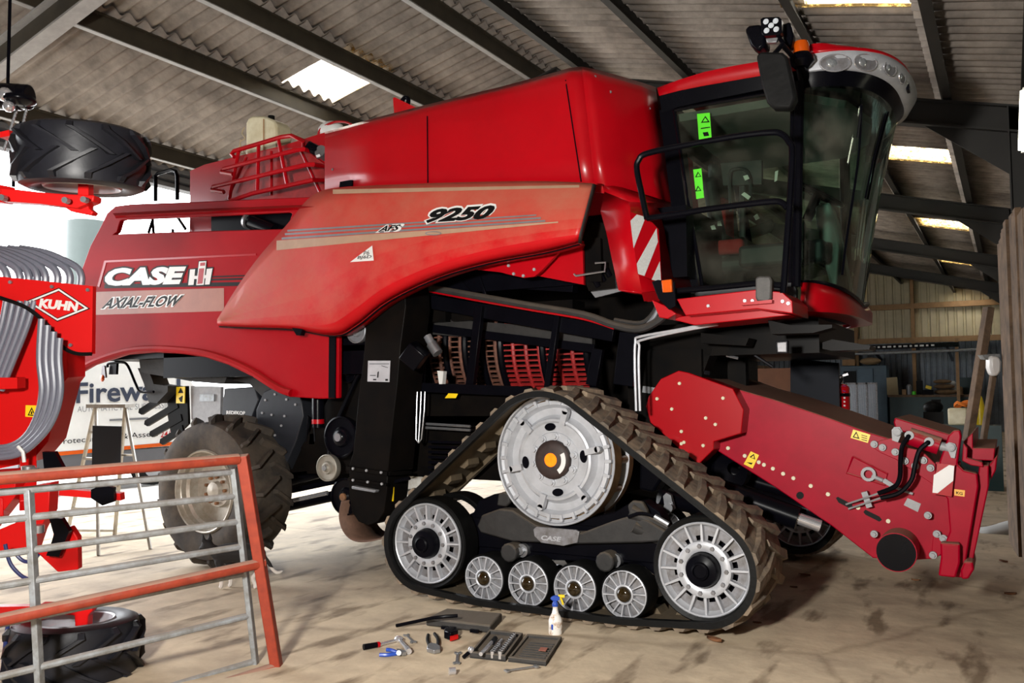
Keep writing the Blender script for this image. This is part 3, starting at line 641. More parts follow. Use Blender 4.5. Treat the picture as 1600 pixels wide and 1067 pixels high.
# drive wheel: cast disc in front of a caged ring of rusty bars
m_ = MB(); c = (XD, YD, ZD); ax = (0, 1, 0)
m_.lathe([(.455, .10), (.478, .06), (.48, .0), (.474, -.006), (.466, .0), (.462, .03), (.44, .045)], c, ax, 72, 0)
m_.lathe([(.466, .03), (.432, .055), (.428, .014), (.40, .010), (.392, .024), (.375, .052), (.325, .056), (.305, .03), (.295, -.002), (.278, -.006), (.265, .006), (.20, .008), (.195, .0), (.12, .0)], c, ax, 72, 1, mis=[2]+[1]*12)
m_.lathe([(.48, .0), (.482, .12), (.46, .12)], c, ax, 72, 2); m_.lathe([(.46, .10), (.05, .10)], c, ax, 48, 3)
m_.lathe([(.482, .26), (.482, .34), (.43, .345), (.40, .30), (.40, .26), (.482, .26)], c, ax, 72, 1, mis=[2, 1, 1, 1, 1])
for k in range(26):
    a = 2*PI*k/26; ca, sa = math.cos(a), math.sin(a)
    m_.box((XD+.425*ca, YD+.012, ZD+.425*sa), (.05, .03, .022), Matrix(((ca, 0, -sa), (0, 1, 0), (sa, 0, ca))), 1)
    if k % 2 == 0: m_.cyl((XD+.45*ca, YD+.1, ZD+.45*sa), (XD+.45*ca, YD+.28, ZD+.45*sa), .028, n=10, mi=2)
for k in range(6):
    a = 2*PI*(k+.22)/6; ca, sa = math.cos(a), math.sin(a); R = Matrix(((ca, 0, -sa), (0, 1, 0), (sa, 0, ca)))
    m_.box((XD+.315*ca, YD-.004, ZD+.315*sa), (.10, .05, .045), R, 1); m_.cyl((XD+.365*ca, YD-.029, ZD+.365*sa), (XD+.365*ca, YD+.02, ZD+.365*sa), .0225, n=14, mi=1)
for k in range(4):
    a = 2*PI*k/4+.12; ca, sa = math.cos(a), math.sin(a); t = Matrix(((ca, 0, -sa), (0, 1, 0), (sa, 0, ca)))
    P = [V((.238+.028*math.cos(q)*1.0, -.003, .030*(1 if math.sin(q) > 0 else -1)*0+.045*math.sin(q))) for q in [2*PI*i/18 for i in range(18)]]
    m_.prism([V(c)+t @ q for q in P], (0, .002, 0), (), 3)
for k in range(10): a = 2*PI*(k+.35)/10; P = V((XD+.168*math.cos(a), YD, ZD+.168*math.sin(a))); m_.cyl(P, P+V((0, -.014, 0)), .028, n=14, mi=1); m_.cyl(P+V((0, -.012, 0)), P+V((0, -.035, 0)), .018, n=6, mi=1)
m_.lathe([(.142, .0), (.14, -.03), (.125, -.045), (.1, -.05), (.07, -.055), (.05, -.056)], c, ax, 36, 4)
m_.lathe([(.05, -.056), (.045, -.05), (.0, -.05)], c, ax, 24, 5)
P = [(XD+r*math.cos(t), YD-.053, ZD+r*math.sin(t)) for r, t in [(.12, -.95+.16*i) for i in range(10)]+[(.085, -.95+.16*i) for i in range(9, -1, -1)]]; m_.prism(P, (0, .004, 0), (), 6)
HUBL = mat('hub_glass_painted_glow', (1, .2, .008), .2, 0, .5, 40, emit=.75)  # orange reflection in the hub glass put in as emission
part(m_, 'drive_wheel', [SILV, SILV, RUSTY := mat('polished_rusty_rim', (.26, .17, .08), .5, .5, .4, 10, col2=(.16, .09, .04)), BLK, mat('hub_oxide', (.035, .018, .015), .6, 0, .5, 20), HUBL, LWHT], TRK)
far_ = copypart(TRK, (0, 2.9, 0)); far_['label'] = 'rubber track unit on the far side, mostly hidden'
# ================================================================== cab
def plan(u, xc, xf, w): return xc+(xf-xc)*max(0, 1-abs(u)**2.6)**(1/2.2), YC+w*u
US = [math.copysign(1-(1-abs(q))**1.8, q) for q in [-1+2*i/40 for i in range(41)]]
def ring(xc, xf, w, zf): return [V((*plan(u, xc, xf, w), zf(u))) for u in US]
HEADL = mat('grey_headliner', (.14, .14, .13), .9, 0, .15, 6)
# roof
e_t = [Y(x, y, .80) for x, y in ((1027, 138), (1060, 126), (1100, 113.5), (1140, 105), (1180, 98), (1220, 93), (1256, 88))]
e_m = [Y(x, y, .78) for x, y in ((1030, 150), (1060, 142), (1100, 134), (1140, 127), (1180, 120), (1220, 114), (1256, 109))]
e_b = [Y(x, y, .80) for x, y in ((1034, 176), (1060, 167), (1100, 158), (1140, 150), (1180, 142), (1220, 134), (1256, 127))]
mir = lambda P: [V((p.x, 2*YC-p.y, p.z)) for p in P]
vis = lambda s: [lambda u: 3.985-.0*abs(u), lambda u: 3.97, lambda u: 3.845-.02*(1-abs(u))][s]
zt = e_t[-1].z
roof = MB()
rows = [e_m, e_t]
for k, f_ in ((.25, .05), (.7, .09), (1.1, .10), (1.5, .09), (1.95, .05)): rows.append([p+V((0, k-.0, f_)) for p in e_t])
rows += [mir(e_t), mir(e_m)]
roof.grid(rows)
top = ring(2.76, 3.34, .965, lambda u: 3.99); roof.grid([[V((2.72, p.y, zt+.03)) for p in top], [V((2.72+(p.x-2.72)*.6, p.y, 4.04)) for p in top], top, [p+V((.008, 0, -.02)) for p in top]])
part(roof, 'cab_roof', RED, CMB, label='red cab roof cap', smooth=50, solid=.01)
mb = MB(); mb.grid([e_m, e_b, [p+V((0, .1, 0)) for p in e_b]]); mb.grid([mir(e_m), mir(e_b)]); mb.grid([[e_m[0], e_b[0]], [mir(e_m)[0], mir(e_b)[0]]])
r0 = ring(2.70, 3.27, .96, lambda u: 3.845-.03*(1-abs(u))); mb.grid([r0, ring(2.70, 3.22, .95, lambda u: 3.79), ring(2.70, 3.17, .93, lambda u: 3.73), ring(2.6, 2.9, .8, lambda u: 3.75)]); part(mb, 'roof_underside', BLKC, CMB, smooth=50)
mb = MB(); mb.prism([(1.72, .86, 3.66), (2.7, .86, 3.66), (2.95, 1.2, 3.66), (3.05, YC, 3.66), (2.95, 2.3, 3.66), (2.7, 2.66, 3.66), (1.72, 2.66, 3.66)], (0, 0, .06)); part(mb, 'headliner', HEADL, CMB)
VIS = MB(); VIS.grid([[p+V((.008, 0, -.02)) for p in top], ring(2.76, 3.37, .975, lambda u: 3.93), ring(2.72, 3.31, .97, lambda u: 3.85-.03*(1-abs(u))), r0]); part(VIS, 'light_visor', SILV, CMB, label='silver light bar wrapping round the cab roof', smooth=60)
bv = bvh(VIS)
for px_, py_, r, sx in ((1305, 98.5, .075, 1.35), (1352, 98, .07, 1.3), (1390, 107, .062, 1.2), (1409, 121, .055, 1.1)):
    h, nn, _, _ = bv.ray_cast(CAM, ray(px_, py_).normalized()); nn = nn if nn.dot(h-CAM) < 0 else -nn; nn.z *= .3; nn.normalize(); sd = V((0, 0, 1)).cross(nn).normalized(); up_ = nn.cross(sd)
    R = Matrix((sd, nn, up_)).transposed(); mb = MB()
    mb.add([h+nn*.006+R @ V((r*sx*math.cos(2*PI*i/28), 0, r*.72*math.sin(2*PI*i/28))) for i in range(28)], [list(range(28))], 0)
    mb.tube([h+nn*.004+R @ V((r*sx*1.05*math.cos(2*PI*i/28), 0, r*.78*math.sin(2*PI*i/28))) for i in range(28)], .006, 6, 1, True)
    mb.sph(h+nn*.0-sd*r*.35, r*.5, (1.1, .5, .9), 14, 2, R); part(mb, 'roof_lamp', [SILVD, CHROME, GLASSL := bpy.data.materials.get('lamp_lens') or mat('lamp_lens', (.55, .58, .6), .06, .6, .4, 60)], CMB)
h, nn, _, _ = bv.ray_cast(CAM, ray(1419, 137).normalized()); mb = MB(); mb.box(h, (.02, .09, .06), None); part(mb, 'visor_badge', BLK, CMB)
# glass: side door and wrap-round screen
d0 = ypl([(1052, 172), (1240, 136), (1238, 440), (1092, 450)], .80)
mb = MB(); mb.grid([[d0[0], d0[1]], [(d0[0]+d0[3])/2+V((0, -.03, 0)), (d0[1]+d0[2])/2+V((0, -.03, 0))], [d0[3], d0[2]]]); DOOR = part(mb, 'door_glass', GLASS, CMB, label='tinted glass of the cab side door'); bd = bvh(mb)
scr = [ring(2.70, 3.21-.0, .94, lambda u: 3.74)]
for t in (.33, .66, 1): scr.append([V((*plan(u, 2.70-.04*t, 3.21-.29*t-.03*math.sin(PI*t), .94-.05*t), 3.74+(2.34-.11*(1-abs(u))-3.74)*t)) for u in US])
SCR = MB(); SCR.grid(scr); part(SCR, 'windscreen', GLASSW, CMB, label='large curved green tinted cab windscreen', smooth=70)
mb = MB(); mb.grid([[V((p.x, 2*YC-p.y, p.z)) for p in (d0[0], d0[1])], [V((p.x, 2*YC-p.y, p.z)) for p in (d0[3], d0[2])]]); part(mb, 'far_door_glass', GLASS, CMB)
mb = MB(); mb.tube([Y(x, y, .78) for x, y in ((1249, 128), (1247, 250), (1244, 448))], .035, 10); mb.tube([Y(x, y, .80) for x, y in ((1240, 132), (1238, 250), (1236, 442))], .022, 8); part(mb, 'door_pillar', BLKC, CMB)
mb = MB(); mb.prism(ypl([(1030, 172), (1053, 168), (1062, 245), (1097, 452), (1078, 455), (1050, 330)], .80), (0, .06, 0)); mb.tube([Y(x, y, .78) for x, y in spline([(1236, 140), (1150, 155), (1062, 171), (1055, 180), (1062, 230), (1097, 446)], 4)], .014, 6); part(mb, 'rear_cab_pillar', BLKC, CMB)
mb = MB()
for p in (Y(1249, 128, .78), Y(1041, 168, .80)): q = V((p.x, 2*YC-p.y, p.z)); mb.tube([q, q+V((-.02 if p.x > 2.5 else .2, 0, -1.45))], .045, 8)
part(mb, 'far_cab_pillars', BLKC, CMB)
mb = MB(); mb.prism([(1.72, 1.02, 3.7), (1.72, 2.5, 3.7), (1.85, 2.5, 2.2), (1.85, 1.02, 2.2)], (-.05, 0, 0), [[(1.738, 1.15, 3.5), (1.738, 2.38, 3.5), (1.785, 2.38, 2.95), (1.785, 1.15, 2.95)]]); part(mb, 'cab_rear_wall', DKP := mat('dark_cab_plastic', (.03, .032, .035), .6, 0, .3, 10), CMB)
mb = MB(); mb.prism([(1.8, .86, 2.16), (2.66, .86, 2.16), (2.85, 1.3, 2.16), (2.9, YC, 2.16), (2.85, 2.2, 2.16), (2.66, 2.66, 2.16), (1.8, 2.66, 2.16)], (0, 0, .06)); mb.prism(ypl([(1085, 452), (1238, 441), (1244, 452), (1244, 470), (1085, 470)], .80), (0, .06, 0)); part(mb, 'cab_floor', DKP, CMB)
sk = MB(); sk.grid([[V((*plan(u, 2.66, 2.93, .93), 2.345-.11*(1-abs(u)))) for u in US], [V((*plan(u, 2.66, 2.97, .95), 2.25-.07*(1-abs(u)))) for u in US], [V((*plan(u, 2.64, 2.97, .94), 2.14-.02*(1-abs(u)))) for u in US], [V((*plan(u, 2.6, 2.8, .8), 2.12)) for u in US]]); part(sk, 'cab_skirt', RED, CMB, label='red skirt curving under the windscreen', smooth=60, solid=.01)
mb = MB(); mb.tube([V((*plan(u, 2.66, 2.94, .92), 2.35-.11*(1-abs(u)))) for u in US], .016, 6); part(mb, 'screen_seal', BLK, CMB)
# inside the cab
mb = MB(); mb.box((2.05, 1.76, 2.62), (.5, .52, .14)); mb.box((1.84, 1.76, 3.0), (.13, .5, .75), Matrix.Rotation(-.12, 3, 'Y')); mb.box((1.8, 1.76, 3.45), (.1, .28, .18)); part(mb, 'driver_seat', DKP, CMB, bevel=.05)
mb = MB(); mb.box((1.92, 1.46, 2.75), (.35, .1, .12), None); mb.box((1.87, 1.70, 3.02), (.1, .3, .35)); mb.box((2.32, 1.42, 2.68), (.22, .12, .12)); part(mb, 'seat_cover', mat('red_seat_cloth', (.35, .02, .02), .9), CMB, bevel=.03)
mb = MB(); mb.prism(ypl([(1273, 322), (1296, 315), (1306, 345), (1322, 425), (1330, 470), (1305, 470), (1290, 420), (1275, 350)], 1.55), (0, .22, 0)); part(mb, 'steering_column', mat('grey_green_plastic', (.22, .27, .25), .5), CMB, bevel=.02)
o_ = Y(1278, 303, 1.66); R = Matrix.Rotation(.55, 3, 'Y') @ Matrix.Rotation(0, 3, 'X')
mb = MB(); mb.tube([o_+R @ V((.21*math.cos(2*PI*i/28), .21*math.sin(2*PI*i/28), 0)) for i in range(28)], .016, 8, 0, True); mb.cyl(o_, o_+R @ V((.03, 0, -.22)), .04, n=10)
for i in range(3): a_ = 2*PI*i/3; mb.bar(o_, o_+R @ V((.21*math.cos(a_), .21*math.sin(a_), 0)), .03, .012)
part(mb, 'steering_wheel', BLK, CMB)
mb = MB(); mb.prism(ypl([(1126, 255), (1190, 250), (1190, 288), (1130, 290)], 1.25), (.0, .05, 0)); mb.tube([Y(x, y, 1.2) for x, y in spline([(1142, 330), (1140, 275), (1148, 264), (1165, 266), (1172, 285), (1172, 325)], 4)], .014, 6); mb.tube([Y(1160, 290, 1.28), Y(1160, 370, 1.35)], .025, 8); part(mb, 'cab_monitor', DKP, CMB)
mb = MB(); mb.bx(2.1, 2.75, 1.25, 1.42, 2.55, 2.72); mb.box((2.55, 1.3, 2.8), (.12, .1, .16)); part(mb, 'armrest_console', DKP, CMB, bevel=.03)
mb = MB()
for p in ([(1161, 275), (1168, 273), (1171, 279), (1164, 282)], [(1158, 304), (1163, 300), (1173, 307), (1169, 312)], [(1177, 338), (1183, 334), (1187, 341), (1181, 344)], [(1110, 353), (1116, 351), (1119, 358), (1112, 359)], [(1121, 346), (1126, 345), (1128, 353), (1121, 353)], [(1211, 268), (1216, 266), (1214, 282), (1210, 284)]): mb.prism(ypl(p, 1.1), (0, .004, 0))
part(mb, 'paper_tags', LWHT, CMB)
d = Decal(bd); d.poly([(1089, 178), (1109, 176), (1112, 216), (1092, 218)], .004, 0)
d.poly([(1095, 192), (1102, 181), (1109, 191)], .007, 1); d.poly([(1098, 190), (1102, 184), (1106, 189.5)], .009, 0); d.poly([(1095, 200), (1109, 198), (1110, 199.5), (1095, 201.5)], .007, 1); d.poly([(1098, 207), (1106, 206), (1108, 212), (1100, 213)], .007, 1)
part(d, 'green_warning_sticker', [GREENL, INK], CMB, smooth=0); d = Decal(bd); d.poly([(1083, 265), (1096, 263), (1100, 309), (1088, 311)], .004, 0)
for yy in (268, 290): d.poly([(1086, yy+9), (1090.5, yy), (1096, yy+8)], .007, 1); d.poly([(1088.5, yy+7.7), (1091, yy+2.5), (1094, yy+7)], .009, 0)
part(d, 'green_warning_sticker', [GREENL, INK], CMB, smooth=0)
mb = MB()
for p in ([(1342, 130), (1346, 165), (1340, 215)], [(1388, 175), (1368, 250), (1356, 312)], [(1384, 178), (1364, 252), (1352, 310)]): 
    hp = []
    for x, y in p: h = bvh(SCR).ray_cast(CAM, ray(x, y).normalized())[0]; hp.append((h if h else Y(x, y, YC))-ray(x, y).normalized()*.03)
    mb.tube(hp, .008, 6)
b3 = bvh(SCR); hp = [b3.ray_cast(CAM, ray(*q).normalized())[0] for q in spline([(1346, 165), (1342, 240), (1334, 300), (1322, 380), (1316, 430)], 4)]
mb.tube([q-ray(*pix(q)).normalized()*.03 for q in hp if q], .010, 6); part(mb, 'wiper', BLK, CMB)
# mirrors, lamps and beacon beside the roof
yy = .25
mb = MB(); mb.prism([Y(x, y, yy) for x, y in ((1181, 87), (1187, 80), (1222, 81), (1230, 88), (1241, 138), (1243, 153), (1235, 169), (1208, 169), (1198, 160), (1189, 130))], (.0, .10, 0)); MIR = part(mb, 'wing_mirror', mat('scuffed_black_plastic', (.01, .01, .01), .5, 0, .4, 9, bump=.1, spec=.12), CMB, bevel=.025, label='large black wing mirror beside the cab roof')
mb = MB(); mb.tube([Y(x, y, yy_) for x, y, yy_ in ((1205, 90, .32), (1222, 70, .4), (1245, 95, .7), (1252, 130, .78))], .018, 8); mb.tube([Y(x, y, .78) for x, y in ((1238, 130), (1252, 105), (1250, 150), (1245, 165))], .022, 8); mb.tube([Y(1215, 55, .45), Y(1240, 92, .6)], .014, 8); part(mb, 'mirror_arm', BLK, CMB)
mb = MB(); mb.prism([Y(x, y, .45) for x, y in ((1188, 30), (1192, 27), (1217, 26), (1221, 30), (1222, 50), (1218, 54), (1194, 56), (1190, 52))], (0, .07, 0)); mb.prism([Y(x, y, .45) for x, y in ((1196, 60), (1216, 58), (1213, 66), (1199, 67))], (0, .03, 0), (), 1)
for x, y in ((1197, 34), (1212, 33), (1205, 40), (1198, 48), (1213, 46)): p = Y(x, y, .45); mb.cyl(p, p+V((0, -.008, 0)), .02, n=14, mi=2)
part(mb, 'work_light', [BLKC, STEEL, LAMPW := mat('led_lens', (.6, .64, .68), .15, 0, .25, 60, emit=.02)], CMB, bevel=.006)
mb = MB(); mb.prism([Y(x, y, .6) for x, y in ((1163, 45), (1170, 39), (1188, 37), (1196, 50), (1196, 70), (1184, 80), (1172, 70))], (0, .16, 0)); part(mb, 'horn_lamp', BLKC, CMB, bevel=.02)
mb = MB(); mb.prism([Y(x, y, .6) for x, y in ((1221, 38), (1234, 33), (1240, 55), (1236, 75), (1225, 76))], (0, .08, 0)); part(mb, 'side_mirror_back', BLK, CMB, bevel=.015)
p = Y(1252, 84, .7); mb = MB(); mb.lathe([(.0, .085), (.045, .085), (.056, .06), (.058, .0)], p, (0, 0, 1), 24, 0); mb.lathe([(.062, .0), (.085, -.03), (.09, -.06), (.05, -.1), (0, -.1)], p, (0, 0, 1), 24, 1); mb.tube([p+V((0, 0, -.08)), p+V((0, .12, -.14))], .03, 8, 1); part(mb, 'beacon', [ORNG, BLKC], CMB, label='orange beacon on a black base')
# corner panel with the chevron plate
CP = MB(); lv = [(945, 300, .36), (939, 330, .30), (948, 362, .24), (958, 410, .22), (967, 453, .22)]; rg = [(984, 316, .22), (985, 331, .20), (989, 370, .20), (994, 412, .20), (1003, 457, .22)]; rt = [(1052, 318, .95), (1056, 340, .82), (1067, 385, .82), (1075, 420, .82), (1082, 448, .82)]
CP.grid([[Y(*q) for q in lv], [Y(*q) for q in rg], [Y(*q) for q in rt]]); CP.grid([[Y(940, 288, .40), Y(960, 290, .5), Y(1052, 318, .95)], [Y(945, 300, .36), Y(984, 316, .22), Y(1052, 320, .95)]])
CP.prism([Y(1000, 448, .22), Y(1036, 440, .5), Y(1025, 471, .4), Y(1006, 470, .22)], (.01, .04, 0)); CP.grid([[Y(*q) for q in lv], [Y(*q)+V((0, .25, 0)) for q in lv]]); CP.grid([[Y(967, 453, .22), Y(1003, 457, .22)], [Y(967, 453, .22)+V((0, .3, 0)), Y(1003, 457, .22)+V((0, .3, 0))]])
part(CP, 'corner_panel', RED, CMB, label='red corner panel ahead of the side panel', smooth=30, solid=.008)
a_, b_, c_ = Y(984, 331, .10), Y(996, 429, .10), Y(1034, 441, .27); nn = (b_-a_).cross(c_-a_)
onp = lambda x, y: CAM+ray(x, y)*((a_-CAM).dot(nn)/ray(x, y).dot(nn))
mb = MB(); mb.prism([onp(*q) for q in ((984, 331), (1011, 339), (1029, 358), (1034, 441), (996, 429))], (-.003, .007, 0)); mb2 = onp
d = Decal(mb2); 
for q in ([(985, 345), (995, 335), (1009, 339), (990, 388)], [(995, 412), (1026, 356), (1028, 378), (1007, 431), (997, 428)], [(1018, 437), (1031, 408), (1033, 440)]): d.poly(q, .004, 0, 1)
CH = part(mb, 'chevron_plate', RED, CMB, label='red and silver chevron reflector plate'); d2 = part(d, 'silver_stripes', REFL := mat('silver_reflector', (.6, .6, .58), .4, 0, .2, 90), CH, smooth=0)
# cab access platform with its rails
mb = MB()
mb.prism(ypl([(1057, 467), (1180, 452.5), (1222, 456), (1238, 470), (1239, 490), (1225, 488), (1183, 482.5), (1071, 493)], .16), (0, .5, 0)); mb.prism(ypl([(1018, 468), (1040, 478), (1057, 490), (1043, 498), (1030, 496)], .16), (0, .3, 0)); mb.prism(ypl([(1043, 497), (1073, 493), (1183, 483), (1235, 492), (1183, 498), (1085, 508)], .3), (0, .4, 0)); part(mb, 'access_platform', RED, CMB, bevel=.006)
studs('platform_bolt', ypl([(1107, 478), (1176, 470), (1223, 471), (1232, 474), (1164, 470)], .16), .012, STEEL, CMB, .01)
mb = MB()
mb.tube([Y(x, y, .16) for x, y in spline([(1011, 342), (1003, 305), (995, 265), (998, 250), (1010, 240), (1060, 229), (1150, 213), (1205, 207), (1222, 210), (1233, 222), (1238, 240), (1233, 330), (1226, 430), (1224, 458)], 5)], .021, 10)
mb.tube([Y(x, y, .16) for x, y in spline([(1011, 341), (1060, 334), (1119, 325), (1203, 315), (1222, 317), (1230, 325)], 5)], .021, 10); mb.tube([Y(x, y, .2) for x, y in ((1050, 455), (1110, 450), (1178, 443), (1225, 446))], .021, 10); part(mb, 'handrail', BLK, CMB, label='black tubular handrail beside the cab door')
mb = MB(); mb.prism(ypl([(1018, 440), (1028, 437), (1054, 440), (1056, 478), (1045, 484), (1028, 466)], .13), (0, .02, 0)); mb.prism(ypl([(1033, 438), (1049, 436), (1050, 456), (1035, 457)], .10), (0, .03, 0), (), 1); part(mb, 'indicator', [BLK, ORNG], CMB, bevel=.005)
mb = MB(); mb.prism(ypl([(1180, 434), (1186, 431), (1203, 431), (1206, 438), (1205, 466), (1201, 472), (1183, 471), (1180, 465)], .12), (0, .08, 0)); part(mb, 'marker_lamp', mat('scuffed_grey_plastic', (.07, .065, .06), .6, 0, .4, 20), CMB, bevel=.012); mb = MB(); mb.prism(ypl([(1158, 473), (1206, 468), (1206, 473), (1158, 477)], .1), (0, .12, 0)); part(mb, 'lamp_shelf', RED, CMB)
# feeder house
FY = 1.05
fs = ypl([(1060, 582), (1100, 589), (1149, 607), (1212, 625), (1287, 650), (1359, 676), (1400, 688), (1440, 715), (1466, 760), (1466, 815), (1459, 850), (1459, 873), (1429, 875), (1364, 872), (1300, 822), (1209, 760), (1114, 700), (1060, 660)], FY)
FH = MB(); FH.prism(fs, (0, 1.42, 0)); part(FH, 'feeder_house', FEED, CMB, label='long crimson feeder house sloping down to the floor', bevel=.008)
bfh = bvh(FH)
hx = ypl([(1009, 635), (1013, 620), (1032, 592), (1060, 579), (1075, 582), (1145, 607), (1162, 640), (1158, 677), (1115, 690), (1115, 702), (1092, 725), (1062, 702), (1035, 677), (1016, 660)], .88)
mb = MB(); mb.prism(hx, (0, .2, 0)); part(mb, 'gearbox_cover', RED, CMB, bevel=.006, label='red hexagonal drive cover')
studs('cover_bolt', ypl([(1062, 599), (1050, 639), (1130, 622), (1118, 663), (1065, 674), (1027, 623), (1065, 693), (1069, 691), (1099, 696), (1103, 653)], .88), .014, CREAM, CMB, .01)
studs('side_bolt', [bfh.ray_cast(CAM, ray(x, y).normalized())[0] for x, y in ((1138, 700), (1164, 712), (1186, 722), (1194, 726), (1208, 732), (1224, 740), (1240, 747), (1267, 759), (1294, 772), (1341, 913-120), (1388, 814))], .016, CREAM, CMB, .01)
d = Decal(bfh); d.poly([(1173, 705), (1186, 711), (1176, 732), (1162, 725)], .004, 0)
d.poly([(1171, 714), (1178, 709), (1180, 718)], .007, 1); d.poly([(1173.5, 714.5), (1177.4, 711.5), (1178.2, 716.3)], .009, 0); d.poly([(1166, 722), (1176, 723), (1174, 726)], .007, 1)
part(d, 'yellow_warning_sticker', [YEL, INK], CMB, smooth=0); d = Decal(bfh); d.poly([(1333, 671), (1360, 679), (1356, 692), (1329, 684)], .004, 0)
d.poly([(1332, 683), (1338, 674), (1343, 686)], .007, 1); d.poly([(1334.5, 682), (1338, 677), (1340.5, 683.5)], .009, 0)
for k in range(3): d.poly([(1346, 679+k*3.4), (1355, 681.5+k*3.4), (1355, 682.6+k*3.4), (1346, 680+k*3.4)], .007, 1)
part(d, 'yellow_warning_sticker', [YEL, INK], CMB, smooth=0)
d = Decal(bfh); d.poly([(1306, 903-125), (1309, 776), (1330, 787), (1333, 792), (1329, 795), (1310, 785)], .004); d.poly([(1349, 800), (1352, 796), (1374, 807), (1378, 812), (1374, 815), (1352, 804)], .004); d.poly([(1246+8*math.cos(i*PI/6), 774+8*math.sin(i*PI/6)) for i in range(12)] if False else [(1250+6*math.cos(i*PI/6), 774+6*math.sin(i*PI/6)) for i in range(12)], .004); part(d, 'side_slots', INK, CMB, smooth=0)
d = Decal(bfh); d.poly([(1418, 778), (1439, 787), (1434, 800), (1412, 789)], .004); part(d, 'data_plate', ZINC, CMB, smooth=0)
mb = MB(); mb.tube([bfh.ray_cast(CAM, ray(x, y).normalized())[0] for x, y in ((1333, 713), (1387, 740), (1383, 758), (1323, 739), (1333, 713))], .008, 6); part(mb, 'adjuster_recess', FEED, CMB)
A = lambda x, y: bfh.ray_cast(CAM, ray(x, y).normalized())[0]+V((0, -.03, 0))
mb = MB(); mb.lathe([(.03, -.015), (.05, -.015), (.05, .015), (.03, .015), (.03, -.015)], A(1358, 740), (0, 1, 0), 18); mb.cyl(A(1363, 743), A(1380, 750), .015); mb.prism([A(1380, 749), A(1384, 747), A(1401, 758), A(1397, 763), A(1380, 753)], (0, .03, 0)); mb.cyl(A(1398, 760), A(1427, 771), .01); part(mb, 'tension_adjuster', ZINC, CMB)
# front end: tilt frame, plates, drum and hydraulics
FR = MB(); FR.prism(ypl([(1362, 698), (1375, 688), (1395, 684), (1420, 700), (1440, 704), (1462, 725), (1462, 760), (1440, 745), (1400, 718), (1375, 707)], .99), (0, .06, 0)); part(FR, 'hinge_plate', FEED, CMB, bevel=.004); FR = MB(); FR.prism(ypl([(1458, 837), (1468, 838), (1480, 842), (1476, 862), (1462, 872), (1455, 868)], .99), (0, .06, 0)); part(FR, 'hinge_plate', FEED, CMB, bevel=.004)
studs('flange_bolt', [Y(x, y, .98) for x, y in ((1366, 694), (1379, 699), (1399, 706), (1414, 720), (1430, 728), (1443, 719), (1454, 731), (1450, 805), (1464, 834), (1474, 841), (1458, 867), (1366, 834))], .026, ZINC, CMB, .012, big=1)
mb = MB(); mb.prism(ypl([(1490, 672), (1500, 672), (1502, 682), (1496, 725), (1506, 735), (1527, 740), (1529, 760), (1505, 903), (1493, 902), (1470, 898), (1468, 885), (1476, 850), (1484, 830), (1480, 780), (1466, 760), (1468, 720), (1482, 680)], .95), (0, .12, 0)); part(mb, 'tilt_frame', FEED, CMB, bevel=.01); mb = MB(); mb.prism(ypl([(1462, 722), (1500, 722), (1508, 850), (1500, 868), (1458, 868)], 1.02), (0, .1, 0)); part(mb, 'tilt_back_plate', FEED, CMB)
mb = MB(); mb.prism(ypl([(1469, 848), (1500, 850), (1500, 880), (1493, 903), (1466, 900), (1470, 870)], .86), (0, .10, 0)); mb.prism(ypl([(1507, 877), (1520, 878), (1522, 890), (1513, 905), (1502, 905), (1501, 890)], .86), (0, .4, 0)); part(mb, 'frame_foot', FEED, CMB, bevel=.012)
mb = MB(); mb.prism(ypl([(1530, 728), (1545, 727), (1545, 760), (1520, 878), (1506, 895), (1503, 880), (1526, 760)], 1.02), (0, 1.5, 0)); mb.prism(ypl([(1545, 727), (1558, 712), (1556, 735), (1548, 750)], 1.1), (0, 1.3, 0)); part(mb, 'adapter_frame', FEED, CMB, bevel=.008)
mb = MB(); mb.prism(ypl([(1505, 692), (1512, 700), (1511, 715), (1535, 722), (1537, 730), (1517, 727), (1503, 720)], 1.0), (0, .08, 0)); mb.prism(ypl([(1505, 690), (1520, 676), (1520, 700), (1555, 700), (1553, 720), (1512, 718)], 1.15), (0, 1.2, 0)); part(mb, 'top_hook', FEED, CMB, bevel=.006)
mb = MB(); mb.prism(ypl([(1396, 660), (1398, 652), (1470, 674), (1490, 680), (1480, 692), (1400, 672)], 1.3), (0, 1.0, 0)); part(mb, 'top_cross_tube', FEED, CMB, bevel=.01)
mb = MB(); mb.cyl(Y(1420, 681, .97), Y(1468, 697, .97), .06, n=18); mb.cyl(Y(1466, 696, .97), Y(1485, 701, .97), .03, n=12, mi=1); mb.prism(ypl([(1393, 672), (1397, 667), (1406, 667), (1410, 674), (1403, 691), (1394, 688)], .93), (0, .03, 0), (), 1); mb.prism(ypl([(1477, 694), (1483, 691), (1492, 693), (1495, 700), (1492, 716), (1486, 715)], .93), (0, .03, 0), (), 1)
for x, y in ((1402, 675), (1486, 699)): p = Y(x, y, .93); mb.lathe([(.026, 0), (.026, -.02), (.018, -.022), (0, -.02)], p, (0, 1, 0), 16, 1)
part(mb, 'tilt_cylinder', [FEED, ZINC], CMB)
mb = MB()
for a, q in ((((1421, 680), (1410, 697), (1407, 720), (1406, 745), (1398, 760), (1372, 771)), 0), (((1452, 690), (1437, 703), (1430, 725), (1424, 750), (1405, 770), (1376, 778)), 1)):
    mb.tube([Y(x, y, .90 if i else .95) for i, (x, y) in enumerate(spline(a, 6))], .016, 8); mb.tube([Y(*a[-1], .90), Y(a[-1][0]-50, a[-1][1]+17, 1.02)], .007, 6, 1); p = Y(*a[0], .92); mb.cyl(p, p+V((0, -.02, 0)), .03, n=12, mi=1)
